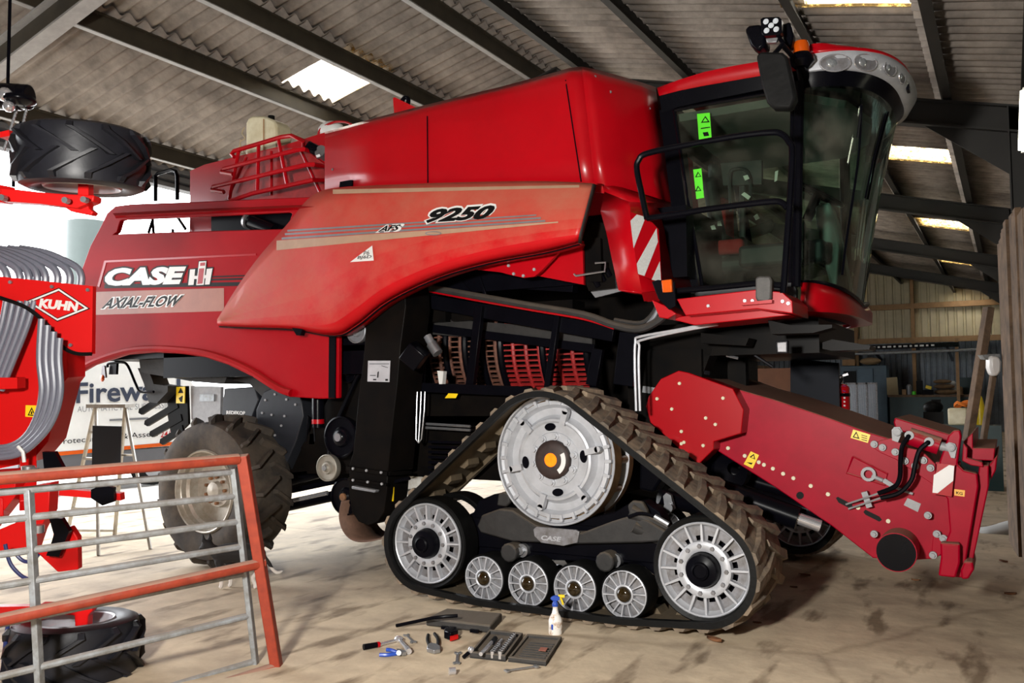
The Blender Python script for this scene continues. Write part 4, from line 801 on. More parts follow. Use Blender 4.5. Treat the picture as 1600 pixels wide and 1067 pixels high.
mb.box(Y(1355, 780, .99), (.04, .05, .11), Matrix.Rotation(-.3, 3, 'Y'), 1); part(mb, 'hydraulic_hoses', [BLK, ZINC], CMB)
p = Y(1400, 863, .80); mb = MB(); mb.cyl(p+V((0, .5, 0)), p, .128, n=40, mi=0); mb.cyl(p+V((0, .02, 0)), p+V((0, -.004, 0)), .122, n=40, mi=1); part(mb, 'end_drum', [FEED, BLKC], CMB, label='round black ended drum at the feeder mouth')
rp_ = ypl([(1465, 724), (1492, 726), (1487, 776), (1456, 771)], .90); mb = MB(); mb.prism(rp_, (0, .012, 0)); d = Decal(lambda x, y: Y(x, y, .90)); d.poly([(1459, 742), (1483, 726.5), (1491, 728), (1489.5, 751), (1465, 770.5), (1457, 769.5)], .004)
q = part(mb, 'reflector_board', RED, CMB); part(d, 'white_stripe', LWHT, q, smooth=0)
mb = MB(); mb.prism(ypl([(1491, 764), (1508, 766), (1507, 776), (1491, 774)], .945), (0, .005, 0)); b4 = bvh(mb); d = Decal(b4); d.text('KG', (1494, 772), (1504, 773.5), (1494, 767.5), .02, 0, .003); q = part(mb, 'orange_label', mat('orange_label', (.85, .42, .05), .5), CMB); part(d, 'label_marks', INK, q, smooth=0)
# lift cylinders and cross pipes below the feeder
mb = MB(); mb.cyl(Y(1110, 760, 1.0), Y(1247, 810, 1.05), .085, n=20); mb.cyl(Y(1245, 809, 1.05), Y(1282, 822, 1.08), .045, n=16, mi=1); mb.cyl(Y(1140, 768, 1.2), Y(1330, 812, 1.3), .06, n=14); mb.cyl(Y(1125, 735, 1.4), Y(1240, 770, 1.5), .06, n=12); mb.cyl(Y(1030, 775, .7), Y(1100, 795, .9), .06, n=12); part(mb, 'lift_cylinder', [BLK, CHROME], CMB)
mb = MB(); mb.bx(.75, 1.35, .7, 2.85, .8, 1.25); mb.prism(ypl([(1000, 690), (1035, 690), (1040, 740), (1020, 770), (998, 765)], .66), (0, .2, 0)); mb.lathe([(.16, 0), (.16, .15), (.05, .2)], Y(1135, 735, 1.05), (0, 1, 0), 20); part(mb, 'front_axle', BLK, CMB, bevel=.02)
mb = MB(); mb.prism(ypl([(1036, 775), (1041, 770), (1048, 774), (1053, 795), (1047, 801), (1039, 797)], .62), (0, .04, 0)); p = Y(1045, 793, .6); mb.cyl(p, p+V((0, -.02, 0)), .035, n=14); part(mb, 'axle_link', STEEL, CMB)
# ================================================================== machinery between track and rear axle
DRK = mat('greasy_black_panel', (.003, .003, .0033), .35, 0, .5, 4, col2=(.007, .0055, .0045), spec=.035)
# clean grain elevator
ev = [(574, 480), (600, 455), (632, 440), (634, 480), (626, 540), (621, 600), (614, 660), (606, 738), (545, 730), (552, 705), (560, 620), (568, 557)]
mb = MB(); mb.prism(ypl(ev, .22), (0, .35, 0)); EL = part(mb, 'grain_elevator', DRK, CMB, bevel=.006, label='tall black grain elevator with a white diagram sticker')
b5 = bvh(mb); d = Decal(b5); d.poly([(575, 563.5), (610, 563.5), (608.5, 597), (574, 596)], .004, 0); d.strip((577, 568), (608, 568), .8, .8, .007, 1, 2)
for p in ([(590, 581), (592, 580), (591, 590), (589, 590)], [(578, 586), (587, 586), (587, 587), (578, 587)], [(583, 592), (588, 592), (588, 594), (583, 594)], [(602, 592), (606, 592), (606, 595), (602, 595)], [(596, 571), (606, 574), (606, 574.8), (596, 571.8)]): d.poly(p, .007, 1)
part(d, 'diagram_sticker', [SILV, INK], EL, smooth=0)
mb = MB(); mb.bar(Y(543, 731, .2), Y(607, 740, .2), .04, .03); mb.bar(Y(606, 740, .2), Y(640, 738, .5), .04, .03); mb.bar(Y(545, 749, .2), Y(605, 757, .2), .03, .02); part(mb, 'elevator_flange', DRK, EL)
mb = MB(); mb.prism(ypl([(546, 733), (606, 741), (604, 770), (600, 800), (590, 815), (575, 821), (560, 815), (550, 800), (545, 770)], .24), (0, .3, 0)); mb.prism(ypl([(549, 759), (587, 766), (585, 770), (549, 764)], .19), (0, .1, 0), (), 1); part(mb, 'elevator_boot', [DRK, GREY], EL, bevel=.006)
mb = MB()
r1 = [Y(x, y, .2) for x, y in spline([(534, 783), (530, 805), (534, 825), (545, 840), (560, 846), (580, 845), (607, 838)], 4)]; mb.grid([r1, [p+V((0, .45, 0)) for p in r1]]); part(mb, 'drop_door', mat('rusty_brown_sheet', (.16, .085, .055), .7, .2, .4, 9), EL, solid=.01)
def pulley(px, py, r, y, mats, nm, flat=.4):
    p = Y(px, py, y); m_ = MB()
    m_.lathe([(r*.96, .06), (r, .05), (r, .0), (r*.93, -.004), (r*.88, .012), (r*.5, .015), (r*.42, -.004), (r*.3, -.006), (r*.2, -.02), (0, -.02)], p, (0, 1, 0), 36, 0); m_.lathe([(r*.22, -.006), (r*.2, -.035), (0, -.035)], p, (0, 1, 0), 12, 1); return part(m_, nm, mats, CMB)
pulley(556, 517, .105, .24, [GREY, STEEL], 'belt_pulley'); pulley(531, 683, .18, .3, [BLKC, STEEL], 'belt_pulley'); pulley(510, 731, .115, .22, [mat('dull_alloy', (.35, .33, .28), .5, .5, .3, 9), STEEL], 'belt_pulley'); pulley(539, 776, .16, .3, [BLKC, RUST], 'belt_pulley'); pulley(543, 582, .09, .4, [BLK, RUST], 'belt_pulley')
mb = MB(); mb.tube([Y(520, 672, .33), Y(556, 592, .42), Y(575, 560, .42)], .018, 6); mb.tube([Y(530, 540, .4), Y(560, 568, .4)], .02, 6); mb.tube([Y(513, 700, .33), Y(512, 745, .3)], .012, 6); part(mb, 'drive_belt', BLK, CMB)
mb = MB(); mb.prism(ypl([(530, 540), (580, 500), (580, 740), (480, 740), (470, 700), (520, 610)], .5), (0, .1, 0)); mb.prism(ypl([(565, 560), (572, 553), (572, 571), (550, 571)], .38), (0, .04, 0), (), 1); part(mb, 'drive_side_plate', [DRK, GREY], CMB)
# threshing side: black frame, hose bundle, curved concave grates
mb = MB(); mb.bx(-1.5, 2.05, 1.6, 1.7, .8, 2.75); mb.bx(-3.3, 1.0, .75, 2.8, .85, 1.3); mb.prism(ypl([(640, 600), (815, 607), (815, 650), (640, 650)], .72), (0, .1, 0)); part(mb, 'inner_bulkhead', DRK, CMB)
mb = MB()
for a, c, w in (((664, 430), (654, 660), .07), ((750, 478), (735, 606), .075), ((872, 490), (856, 606), .05), ((935, 545), (925, 602), .09), ((985, 520), (975, 602), .16)): mb.bar(Y(*a, .62), Y(*c, .62), .05, w, (1, 0, 0))
mb.bar(Y(655, 605, .6), Y(830, 612, .6), .06, .08); mb.bar(Y(665, 470, .66), Y(960, 522, .66), .05, .12); mb.bar(Y(700, 415, .6), Y(745, 470, .6), .03, .03); mb.bar(Y(745, 420, .6), Y(760, 465, .6), .03, .03); mb.bar(Y(668, 512, .8), Y(930, 545, .8), .05, .07); mb.bar(Y(640, 425, .7), Y(900, 440, .7), .1, .18)
part(mb, 'side_frame', BLK, CMB, bevel=.004)
def grate(x0, x1, M, R=.62, n=22):
    m_ = MB(); cy, cz = 1.52, 2.02; A0, A1 = -3.45, -1.85; k = 3
    for i in range(k+1):
        x = x0+(x1-x0)*i/k; m_.tube([(x, cy+R*math.cos(A0+(A1-A0)*j/16), cz+R*math.sin(A0+(A1-A0)*j/16)) for j in range(17)], .018, 6)
    for j in range(n+1): a = A0+(A1-A0)*j/n; p = V((x0, cy+R*math.cos(a), cz+R*math.sin(a))); m_.bar(p, p+V((x1-x0, 0, 0)), .012, .03, (0, math.cos(a), math.sin(a)))
    return part(m_, 'concave_grate', M, CMB, smooth=0)
xs = [Y(px_, 560, .95).x for px_ in (672, 728, 783, 851, 925)]
for i in range(4): grate(xs[i]+.02, xs[i+1]-.03, RUSTB if i < 2 else REDG)
for q_ in (672, 703, 733, 760, 788, 853, 921):
    m_ = MB(); x = Y(q_, 560, .95).x; m_.tube([(x, 1.52+.64*math.cos(-3.45+1.6*j/16), 2.02+.64*math.sin(-3.45+1.6*j/16)) for j in range(17)], .03, 8); part(m_, 'concave_rib', BLK, CMB)
mb = MB(); mb.prism(ypl([(668, 497), (925, 515), (925, 540), (668, 522)], .8), (0, .06, 0)); part(mb, 'cover_rail', DUSTB, CMB)
mb = MB()
for i in range(4): mb.bx(xs[i], xs[i+1]-.06, .72, .95, 2.2, 2.32)
part(mb, 'concave_cover', DRK, CMB)
mb = MB(); mb.tube([Y(x, y, .55) for x, y in spline([(672, 450), (745, 463), (830, 478), (912, 492), (960, 508), (1000, 514), (1030, 500), (1040, 488)], 4)], .03, 8); mb.tube([Y(x, y, .55) for x, y in spline([(672, 455), (745, 469), (830, 484), (912, 498), (960, 513)], 4)], .012, 6, 1)
for q in (0, 1): mb.tube([Y(x, y+q*8, .6) for x, y in spline([(960, 500), (1000, 505), (1020, 490), (1030, 470)], 4)], .018, 8, 2*q)
part(mb, 'hose_bundle', [DUSTB, RED, GREY], CMB)
mb = MB(); mb.prism(ypl([(703, 417), (760, 398), (870, 389), (872, 395), (845, 424), (835, 432), (818, 434), (800, 430), (780, 425)], .3), (0, .03, 0)); mb.cyl(Y(817, 397, .3), Y(817, 397, .25), .05, n=12, mi=1); part(mb, 'gusset_plate', [RED, RUST], CMB); studs('gusset_bolt', ypl([(793, 405), (795, 415), (803, 428), (818, 431), (835, 421), (835, 397)], .3), .013, ZINC, CMB, .01)
studs('flange_bolt', ypl([(552, 732), (573, 735), (596, 738), (552, 750), (575, 753), (597, 756)], .18), .012, ZINC, CMB, .01); studs('chopper_bolt', ypl([(415, 625), (430, 616), (448, 624), (462, 632), (410, 645), (425, 648), (445, 650), (430, 680), (420, 700), (440, 665)], .5), .012, ZINC, CMB, .01)
mb = MB(); mb.prism(ypl([(835, 430), (872, 388), (910, 376), (912, 445)], .4), (0, .03, 0)); part(mb, 'inner_red_panel', RED, CMB)
mb = MB(); mb.prism(ypl([(908, 372), (930, 345), (950, 350), (962, 450), (920, 455), (910, 430)], .45), (0, .05, 0)); mb.prism(ypl([(920, 370), (938, 372), (940, 440), (922, 440)], .4), (0, .03, 0)); mb.tube([Y(x, y, .36) for x, y in ((897, 428), (900, 431), (925, 427), (945, 424), (946, 410), (930, 411))], .008, 6, 1); part(mb, 'bracket_stack', [DRK, STEEL], CMB)
mb = MB(); mb.prism(ypl([(920, 452), (955, 412), (965, 430), (970, 455), (930, 465)], .5), (0, .03, 0))
for k in range(3): p = Y(935+k*9, 447-k*8, .45); mb.cyl(p, p+V((-.02, -.03, .05)), .022, n=10, mi=1)
part(mb, 'hydraulic_block', [STEEL, BLK], CMB)
mb = MB(); mb.box(Y(648, 556, .30), (.17, .14, .17), Matrix.Rotation(.75, 3, 'Y') @ Matrix.Rotation(.3, 3, 'Z')); part(mb, 'control_box', BLKC, CMB, bevel=.01)
mb = MB(); mb.cyl(Y(668, 525, .4), Y(676, 540, .4), .035, n=14); mb.cyl(Y(674, 537, .38), Y(684, 552, .38), .045, n=12, mi=1); part(mb, 'actuator_motor', [GREY, STEEL], CMB)
mb = MB(); mb.prism(ypl([(683, 579), (693, 580), (691, 600), (686, 600)], .5), (0, .05, 0)); part(mb, 'white_reservoir', WHT, CMB)
mb = MB(); mb.prism(ypl([(695, 622), (701, 614), (716, 614), (712, 622)], .58), (0, .004, 0)); part(mb, 'yellow_side_sticker', YEL, CMB)
mb = MB()
for dx in (0, 6, 12): mb.tube([Y(652+dx, 612, .5), Y(651+dx, 640, .5), Y(650+dx*.7, 686, .5), Y(654, 692, .5)], .007, 6)
mb.tube([Y(665, 662, .6), Y(735, 666, .6)], .012, 6); mb.tube([Y(665, 668, .6), Y(735, 672, .6)], .012, 6); part(mb, 'steel_pipes', STEEL, CMB)
mb = MB()
for k in range(7): mb.bar(Y(670, 690+8*k, .62), Y(740-5*k, 692+8*k, .62), .02, .02)
part(mb, 'louvre_grille', BLK, CMB)
mb = MB(); mb.tube([Y(x, y, .35) for x, y in spline([(606, 800), (607, 770), (612, 755), (640, 747)], 4)], .016, 8); mb.prism(ypl([(610, 762), (615, 761), (614, 783), (608, 784)], .33), (0, .01, 0), (), 1); part(mb, 'guard_hoop', [BLK, YEL], CMB)
mb = MB()
for q in (0, 6): mb.tube([Y(x, y, .5) for x, y in spline([(1122, 503+q*.6), (1060, 515+q*.5), (1000, 526+q), (993+q, 534+q), (992+q, 570), (994+q, 642)], 4)], .010, 8)
part(mb, 'light_grey_pipes', SILV, CMB)
# below the cab
mb = MB(); mb.bx(1.55, 2.75, .95, 2.6, 1.85, 2.1); mb.bx(1.3, 1.9, .9, 2.6, 1.3, 1.9); mb.prism(ypl([(985, 510), (1100, 505), (1235, 497), (1240, 515), (1120, 525), (1100, 580), (1030, 600), (985, 600)], .95), (0, .2, 0)); part(mb, 'cab_subframe', DRK, CMB)
mb = MB(); mb.prism(ypl([(1200, 500), (1235, 508), (1300, 507), (1300, 512), (1270, 520), (1205, 522)], .5), (0, .2, 0)); part(mb, 'step_skid', DRK, CMB); mb = MB(); mb.prism(ypl([(1285, 535), (1300, 530), (1360, 540), (1358, 546), (1300, 548), (1285, 545)], 1.0), (0, .3, 0)); part(mb, 'step_skid', DRK, CMB); mb = MB(); mb.prism(ypl([(1095, 520), (1170, 528), (1165, 540), (1095, 536)], .7), (0, .2, 0)); part(mb, 'step_skid', DRK, CMB)
mb = MB(); mb.prism(ypl([(1212, 533), (1231, 532), (1231, 552), (1213, 552)], .5), (0, .05, 0)); mb.prism(ypl([(1214, 535), (1229, 534), (1229, 550), (1215, 550)], .495), (0, .01, 0), (), 1); part(mb, 'lower_work_light', [BLKC, SILVD], CMB, bevel=.004)
mb = MB(); random.seed(3)
for k in range(14):
    x, y = random.uniform(1030, 1200), random.uniform(515, 550); mb.tube([Y(x, y, 1.0), Y(x+random.uniform(-30, 30), y+random.uniform(3, 14), 1.02), Y(x+random.uniform(-40, 40), y+random.uniform(8, 24), 1.05)], random.choice((.008, .012, .02)), 6, random.choice((0, 0, 0, 1))); part(mb, 'underfloor_line', [BLK, STEEL], CMB); mb = MB()
mb = MB(); mb.prism(ypl([(1235, 560), (1310, 567), (1312, 645), (1235, 620)], 2.6), (0, .05, 0)); mb.prism(ypl([(1237, 520), (1240, 560), (1310, 560), (1308, 520)], 2.5), (0, .2, 0)); part(mb, 'far_platform_panel', mat('blue_black_panel', (.004, .006, .012), .5, 0, .3, 4, spec=.1), CMB)
mb = MB(); mb.bar(Y(1040, 572, .98), Y(1110, 583, .98), .04, .03); mb.bar(Y(1005, 608, .9), Y(1035, 612, .9), .03, .05, mi=1); part(mb, 'feeder_hinge_bar', [BLK, STEEL], CMB)
# ================================================================== rear end: wheels, axle, chopper
def tyre(mb, c, ax, R, w, rim, lugs, lugh, mi=(0, 1, 2), skew=1.0, rd=1):
    """tyre and dished wheel: c is the centre of the outer face, ax points inwards"""
    c = V(c); ax = V(ax).normalized(); e, g = perp(ax)
    h = w
    hs = R-rim; side = [(rim, .06*w), (rim+.1*hs, .012*w), (rim+.5*hs, -.025*w), (rim+.74*hs, .03*w), (R-.11*hs-lugh*.5, .11*w), (R-lugh, .22*w)]
    mb.lathe(side+[(R-lugh+.006, w/2)]+[(r, w-y) for r, y in side[::-1]], c, ax, 64, mi[0])
    mb.lathe([(rim+.012, .02), (rim, .0), (rim-.012, .005), (rim-.02, .04), (rim-.03, .05), (rim-.035, .10), (rim-.06, .12), (rim-.08, .2), (rim*.45, .22), (rim*.42, .17), (rim*.22, .17), (rim*.2, .12), (0, .11)], c, ax, 48, mi[1])
    mb.lathe([(rim-.01, h-.02), (rim-.04, h-.1), (rim-.05, .2)], c, ax, 40, mi[1])
    for k in range(9): a = 2*PI*k/9; p = c+ax*.165+(e*math.cos(a)+g*math.sin(a))*rim*.33; mb.cyl(p, p-ax*.03, .016, n=6, mi=mi[2])
    P = lambda a, y, r: c+ax*y+(e*math.cos(a)+g*math.sin(a))*r
    for k in range(lugs):
        for sd in (0, 1):
            a0 = 2*PI*(k+.5*sd)/lugs; st = [(.045*w, 0), (.13*w, .0), (h*.28, .10), (h*.53, .25)]; vs = []
            if sd: st = [(h-y, q) for y, q in st]
            for i, (y, q) in enumerate(st):
                top = (R-.16*hs, R-.02*hs, R, R)[i]; bot = R-.42*hs if i == 0 else R-lugh-.03
                for da, r in ((-.055, bot), (-.035, top), (.035, top), (.055, bot)): vs.append(P(a0+q*skew*.8/R*.7+da*.62/R*.75, y, r))
            mb.add(vs, [(0, 1, 2, 3), (12, 15, 14, 13)]+[(4*j+i, 4*j+i+1, 4*j+i+5, 4*j+i+4) for j in range(3) for i in range(3)], mi[0])
mb = MB(); rw = Y(316, 772, .02); rw.z = .70; tyre(mb, rw, (0, 1, 0), .70, .52, .37, 17, .07, skew=-1.0); RW = part(mb, 'rear_wheel', [TYREM, mat('soiled_silver_rim', (.5, .47, .42), .4, .4, .3, 6, col2=(.3, .26, .2)), RUST], CMB, label='dirty rear tyre on a silver rim')
q = copypart(RW, (0, 3.15, 0)); q.location = V(RW.location)+V((0, 2.96, 0))
mb = MB(); mb.cyl((-2.76, .6, .72), (-2.76, 2.9, .72), .12, n=16); mb.bx(-2.95, -2.5, .9, 2.6, .6, .95); mb.cyl(Y(440, 752, .9), Y(525, 728, 1.0), .07, n=12); mb.cyl(Y(440, 793, .9), Y(520, 775, 1.0), .05, n=12); mb.cyl(Y(453, 783, .88), Y(512, 770, .95), .022, n=10, mi=1); mb.bar(Y(440, 770, 1.0), Y(525, 752, 1.0), .04, .05); part(mb, 'rear_axle', [BLK, CHROME], CMB)
mb = MB(); mb.prism(ypl([(216, 552), (345, 556), (356, 585), (350, 600), (300, 596), (268, 590), (220, 582)], .5), (0, 1.6, 0)); mb.prism(ypl([(215, 575), (232, 578), (240, 600), (262, 603), (262, 612), (245, 630), (232, 628), (225, 600)], .6), (0, .2, 0)); mb.prism(ypl([(340, 556), (425, 596), (430, 640), (390, 600), (345, 590)], .6), (0, 1.5, 0)); part(mb, 'rear_undertray', DUSTB, CMB)
mb = MB(); mb.prism(ypl([(298, 603), (345, 604), (344, 655), (310, 662), (299, 655)], .75), (0, .04, 0)); mb.prism(ypl([(312, 616), (334, 616), (334, 627), (312, 627)], .73), (0, .02, 0), (), 1); part(mb, 'galvanised_side_plate', [ZINC, GALV], CMB)
mb = MB(); mb.prism(ypl([(262, 608), (275, 604), (292, 603), (294, 662), (280, 676), (268, 684), (262, 650)], .72), (0, .03, 0))
part(mb, 'slotted_deflector', DRK, CMB, label='black slotted spreader deflector plate')
for x0, y0, x1, y1 in ((217, 643, 268, 611), (226, 661, 276, 632), (234, 678, 282, 652), (250, 690, 284, 669)): mb = MB(); mb.prism(ypl([(x0, y0-4), (x1, y1-5), (x1+2, y1+5), (x0+4, y0+5), (x0-1, y0+2)], .71), (0, .03, 0)); part(mb, 'deflector_finger', DRK, CMB)
mb = MB(); mb.prism(ypl([(275.5, 604.5), (288.5, 604), (288, 630), (275, 630)], .69), (0, .01, 0)); mb.prism(ypl([(278, 614), (282, 606), (286, 614)], .685), (0, .004, 0), (), 1); mb.prism(ypl([(279, 622), (285, 618), (284, 628), (282, 628)], .685), (0, .004, 0), (), 1); part(mb, 'yellow_hazard_sticker', [YEL, INK], CMB)
mb = MB(); mb.prism(ypl([(350, 607), (398, 604), (404, 625), (392, 656), (346, 652)], .62), (0, 1.5, 0)); CH2 = part(mb, 'chopper_housing', SLATE, CMB, bevel=.01); b6 = bvh(mb); d = Decal(b6); d.text('REDEKOP', (353.5, 647.5), (383, 648.5), (353.7, 641.5), .04, 0, .004); d.strip((354, 649.3), (382, 650.3), .6, .6, .004, 1, 3); part(d, 'maker_lettering', [LWHT, BEIGE], CH2, smooth=0)
mb = MB(); mb.prism(ypl([(402, 690), (400, 640), (412, 612), (430, 604), (470, 620), (474, 650), (462, 690), (440, 740), (430, 735)], .5), (0, 1.8, 0)); CV = part(mb, 'straw_chopper_cover', SLATE, CMB, bevel=.01)
mb = MB(); mb.prism(ypl([(436, 735), (445, 690), (455, 665), (520, 650), (524, 725), (500, 735)], .62), (0, 1.6, 0)); mb.bar(Y(437, 745, .6), Y(455, 672, .6), .03, .03, (1, 0, 0)); mb.bar(Y(443, 745, .6), Y(461, 672, .6), .03, .03, (1, 0, 0)); mb.bar(Y(436, 738, .58), Y(500, 731, .58), .03, .03); part(mb, 'chopper_frame', DRK, CMB)
mb = MB(); p = Y(497, 620, .4); q = Y(497, 668, .4); mb.cyl(p, q, .055, n=16); mb.cyl(Y(497, 655, .4), Y(497, 662, .4), .057, n=16, mi=1); mb.cyl(Y(489, 622, .38), Y(489, 652, .38), .008, n=6, mi=2); part(mb, 'oil_filter', [BLKC, RED, CHROME], CMB)
mb = MB(); mb.tube([Y(x, y, .55) for x, y in spline([(422, 608), (425, 625), (440, 634), (470, 637), (474, 660), (455, 665)], 4)], .012, 8); mb.tube([Y(x, y, .5) for x, y in ((478, 690), (482, 650), (490, 660), (492, 690))], .01, 6); mb.prism(ypl([(484, 678), (492, 677), (491, 694), (483, 694)], .5), (0, .02, 0), (), 1); part(mb, 'rear_hoses', [BLK, STEEL], CMB)
mb = MB(); mb.tube([Y(x, y, .55) for x, y in spline([(168, 574), (170, 568), (190, 566), (200, 572), (212, 600), (220, 612), (240, 612)], 4)], .014, 8); mb.prism(ypl([(172, 565), (182, 565), (181, 585), (170, 585)], .55), (0, .03, 0)); part(mb, 'lamp_bracket', BLK, CMB)
mb = MB(); mb.prism(ypl([(159, 572), (163, 571), (165, 590), (158, 592)], .5), (0, .02, 0)); mb.sph(Y(160, 591, .5), .035, (1, .5, 1.1), 12, 1); part(mb, 'rear_marker_lamp', [SILVD, ORNG], CMB)
# ================================================================== seed drill folded up beside the combine
DR = thing('seed_drill', 'bright red folded seed drill with grey hoses and packer tyres', 'farm machine', Z(60, 1040))
DRL = mat('drill_tyre_rubber', (.012, .012, .016), .42, 0, .4, 5, bump=.05, spec=.3)
RIMS = mat('grey_silver_rim', (.5, .5, .54), .35, .4, .15, 8)
def pd(pts, dep): return [D(x, y, dep) for x, y in pts]
def ring_tyre(px, py, dep, tilt, up, nm):
    m_ = MB(); ax = V((.05*tilt, -.06*tilt, 1)).normalized()*up; R, w = .375, .335
    c = D(px, py, dep)-ax*w/2
    tyre(m_, c, ax, R, w, .205, 12, .036, skew=1.6); return part(m_, nm, [DRL, RIMS, STEEL], DR)
ring_tyre(129, 250, 5.1, 1, 1, 'packer_tyre'); ring_tyre(118, 1013, 5.05, -.4, -1, 'packer_tyre')
mb = MB(); mb.prism(pd([(121, 280), (138, 280), (138, 325), (146, 331), (142, 336), (110, 330), (98, 322), (100, 312), (121, 308)], 5.1), FW*.07); mb.prism(pd([(0, 293), (60, 300), (100, 303), (147, 305), (146, 314), (120, 325), (60, 318), (0, 314)], 5.05), FW*.1); part(mb, 'upper_wheel_arm', DRILL, DR, bevel=.006)
mb = MB(); mb.prism(pd([(60, 965-20), (142, 946), (144, 955), (137, 962), (136, 982), (117, 982), (116, 962), (95, 960), (60, 966)], 5.0), FW*.07); part(mb, 'lower_wheel_arm', DRILL, DR, bevel=.006)
for x, y in ((106, 314), (8, 310), (135, 313)): mb = MB(); p = D(x, y, 5.0); mb.cyl(p, p-FW*.04, .018, n=8); part(mb, 'arm_bolt', STEEL, DR)
mb = MB(); mb.prism(pd([(0, 206), (14, 203), (15, 212), (0, 215)], 5.3), FW*.08); part(mb, 'wing_end', DRILL, DR)
HP = MB(); HP.prism(pd([(-40, 426), (0, 432), (145, 447), (143.5, 553), (118, 552), (98, 540), (78, 510), (42, 480), (0, 464), (-40, 452)], 5.95), FW*.05); part(HP, 'hose_cover_panel', DRILL, DR, label='red cover panel carrying the white diamond emblem'); b7 = bvh(HP)
mb = MB(); mb.tube([D(x, y, 5.92) for x, y in spline([(-40, 453), (0, 465), (42, 481), (76, 510), (96, 540), (118, 552), (143, 553)], 5)], .014, 6); part(mb, 'panel_edge_rubber', RUB, DR)
for x, y in ((17, 441), (82, 448), (138, 453), (111, 539)): mb = MB(); p = D(x, y, 5.94); mb.cyl(p, p-FW*.015, .012, n=8); part(mb, 'panel_bolt', STEEL, DR)
em = Decal(b7); cx, cy = 90, 476; dm = lambda k: [(cx-49*k, cy-5*k), (cx+2*k, cy-25.5*k), (cx+49*k, cy+6*k), (cx-.5*k, cy+25.5*k)]
em.poly(dm(1.04), .004, 1); em.poly(dm(.98), .006, 0); em.poly(dm(.86), .008, 1); em.poly(dm(.81), .010, 2); em.text('KUHN', (60, 481), (122, 487), (61.5, 466), .06, .12, .013, 0); part(em, 'diamond_emblem', [LWHT, INK, DRILL], DR, smooth=0, label='diamond emblem with white capital lettering')
mb = MB(); mb.prism(pd([(-40, 465), (105, 470), (106, 590), (98, 600), (75, 690), (48, 722), (-40, 740)], 6.1), FW*.25); b8 = bvh(mb); part(mb, 'drill_body', DRILL, DR)
d = Decal(b8); d.poly([(40, 633), (60, 633.5), (58, 652), (39.5, 651)], .004, 0); d.poly([(43, 649), (49.5, 636), (56, 650)], .007, 1); d.poly([(45.5, 647.5), (49.5, 639.5), (53.5, 648)], .009, 0); d.poly([(48, 647), (49, 642), (51, 643), (50.5, 647)], .011, 1); part(d, 'yellow_warning_sticker', [YEL, INK], DR, smooth=0)
mb = MB(); mb.prism(pd([(-5, 590), (27, 590), (27, 607), (-5, 608)], 5.9), FW*.1); part(mb, 'hose_bracket', DRILL, DR)
for k in range(8):     # the looped seed hoses above the cover
    x = [10, 30, 44, 57, 70, 89, 108, 126][k]
    mb = MB(); mb.tube([D(a, b_, 5.98+.02*k) for a, b_ in spline([(x, 447), (x+1, 432), (x-6, 418), (x-25, 407), (x-55, 395), (x-95, 388)], 5)], .025, 10); part(mb, 'seed_hose', HOSE, DR)
for k in range(5):
    mb = MB(); mb.tube([D(a, b_, 5.95) for a, b_ in spline([(10+11*k, 470), (2+10*k, 510), (-14+9*k, 560), (-30+8*k, 610)], 5)], .021, 10); part(mb, 'seed_hose', HOSE, DR)
for k in range(4):
    mb = MB(); mb.tube([D(a, b_, 5.86-.02*k) for a, b_ in spline([(65+9.5*k, 498+10*k), (62+10*k, 560), (66+9.5*k, 610), (58+9*k, 650), (40+8*k, 682), (12+5*k, 698+4*k), (-30, 700+5*k)], 6)], .022, 10); part(mb, 'seed_hose', HOSE, DR)
mb = MB(); mb.tube([D(x, y, 5.75) for x, y in ((28, 697), (36, 706), (38, 722))], .012, 6); part(mb, 'hose_strap', WHT, DR)
mb = MB(); mb.prism(pd([(-20, 738), (24, 735), (24, 775), (-20, 830)], 5.7), FW*.15); mb.prism(pd([(48, 760), (78, 755), (76, 800), (60, 830), (50, 860), (-20, 862), (-20, 835), (40, 810)], 5.7), FW*.12); part(mb, 'coulter_frame', DRILL, DR, bevel=.005)
mb = MB(); mb.prism(pd([(92, 764), (188, 771), (189, 782), (140, 778), (92, 774)], 5.6), FW*.06); part(mb, 'coulter_arm', DRILL, DR)
mb = MB(); mb.prism(pd([(66, 706), (85, 706), (102, 738), (98, 748), (70, 745)], 5.6), FW*.04); part(mb, 'black_clamp', BLKC, DR); mb = MB(); mb.prism(pd([(142, 765), (160, 757), (178, 762), (178, 784), (160, 790), (142, 778)], 5.55), FW*.03); part(mb, 'black_clamp', BLKC, DR)
mb = MB(); mb.prism(pd([(76, 808), (96, 810), (108, 830), (100, 850), (92, 870), (72, 868), (80, 848), (84, 835)], 5.5), FW*.04); part(mb, 'coulter_leg', BLKC, DR)
mb = MB(); mb.prism(pd([(84, 825), (110, 823), (121, 840), (122, 890), (90, 894), (56, 862), (80, 858)], 5.58), FW*.06); part(mb, 'seeding_share', DRILL, DR, bevel=.006)
for a in (((8, 850), (16, 880), (34, 900), (50, 906)), ((20, 860), (36, 876), (52, 876), (60, 866)), ((14, 965), (8, 1010), (6, 1050), (18, 1075))): mb = MB(); mb.tube([D(x, y, 5.5 if y < 920 else 4.95) for x, y in spline(a, 6)], .012, 8); part(mb, 'air_hose', mat('blue_black_hose', (.02, .03, .12), .4) if y > 0 else RUB, DR)
mb = MB(); mb.cyl(D(44, 728, 5.6), D(44, 742, 5.6), .04, n=12); mb.cyl(D(60, 820, 5.5), D(60, 832, 5.5), .035, n=12); mb.cyl(D(36, 732, 5.6), D(60, 736, 5.6), .02, n=10); part(mb, 'linkage_pin', STEEL, DR)
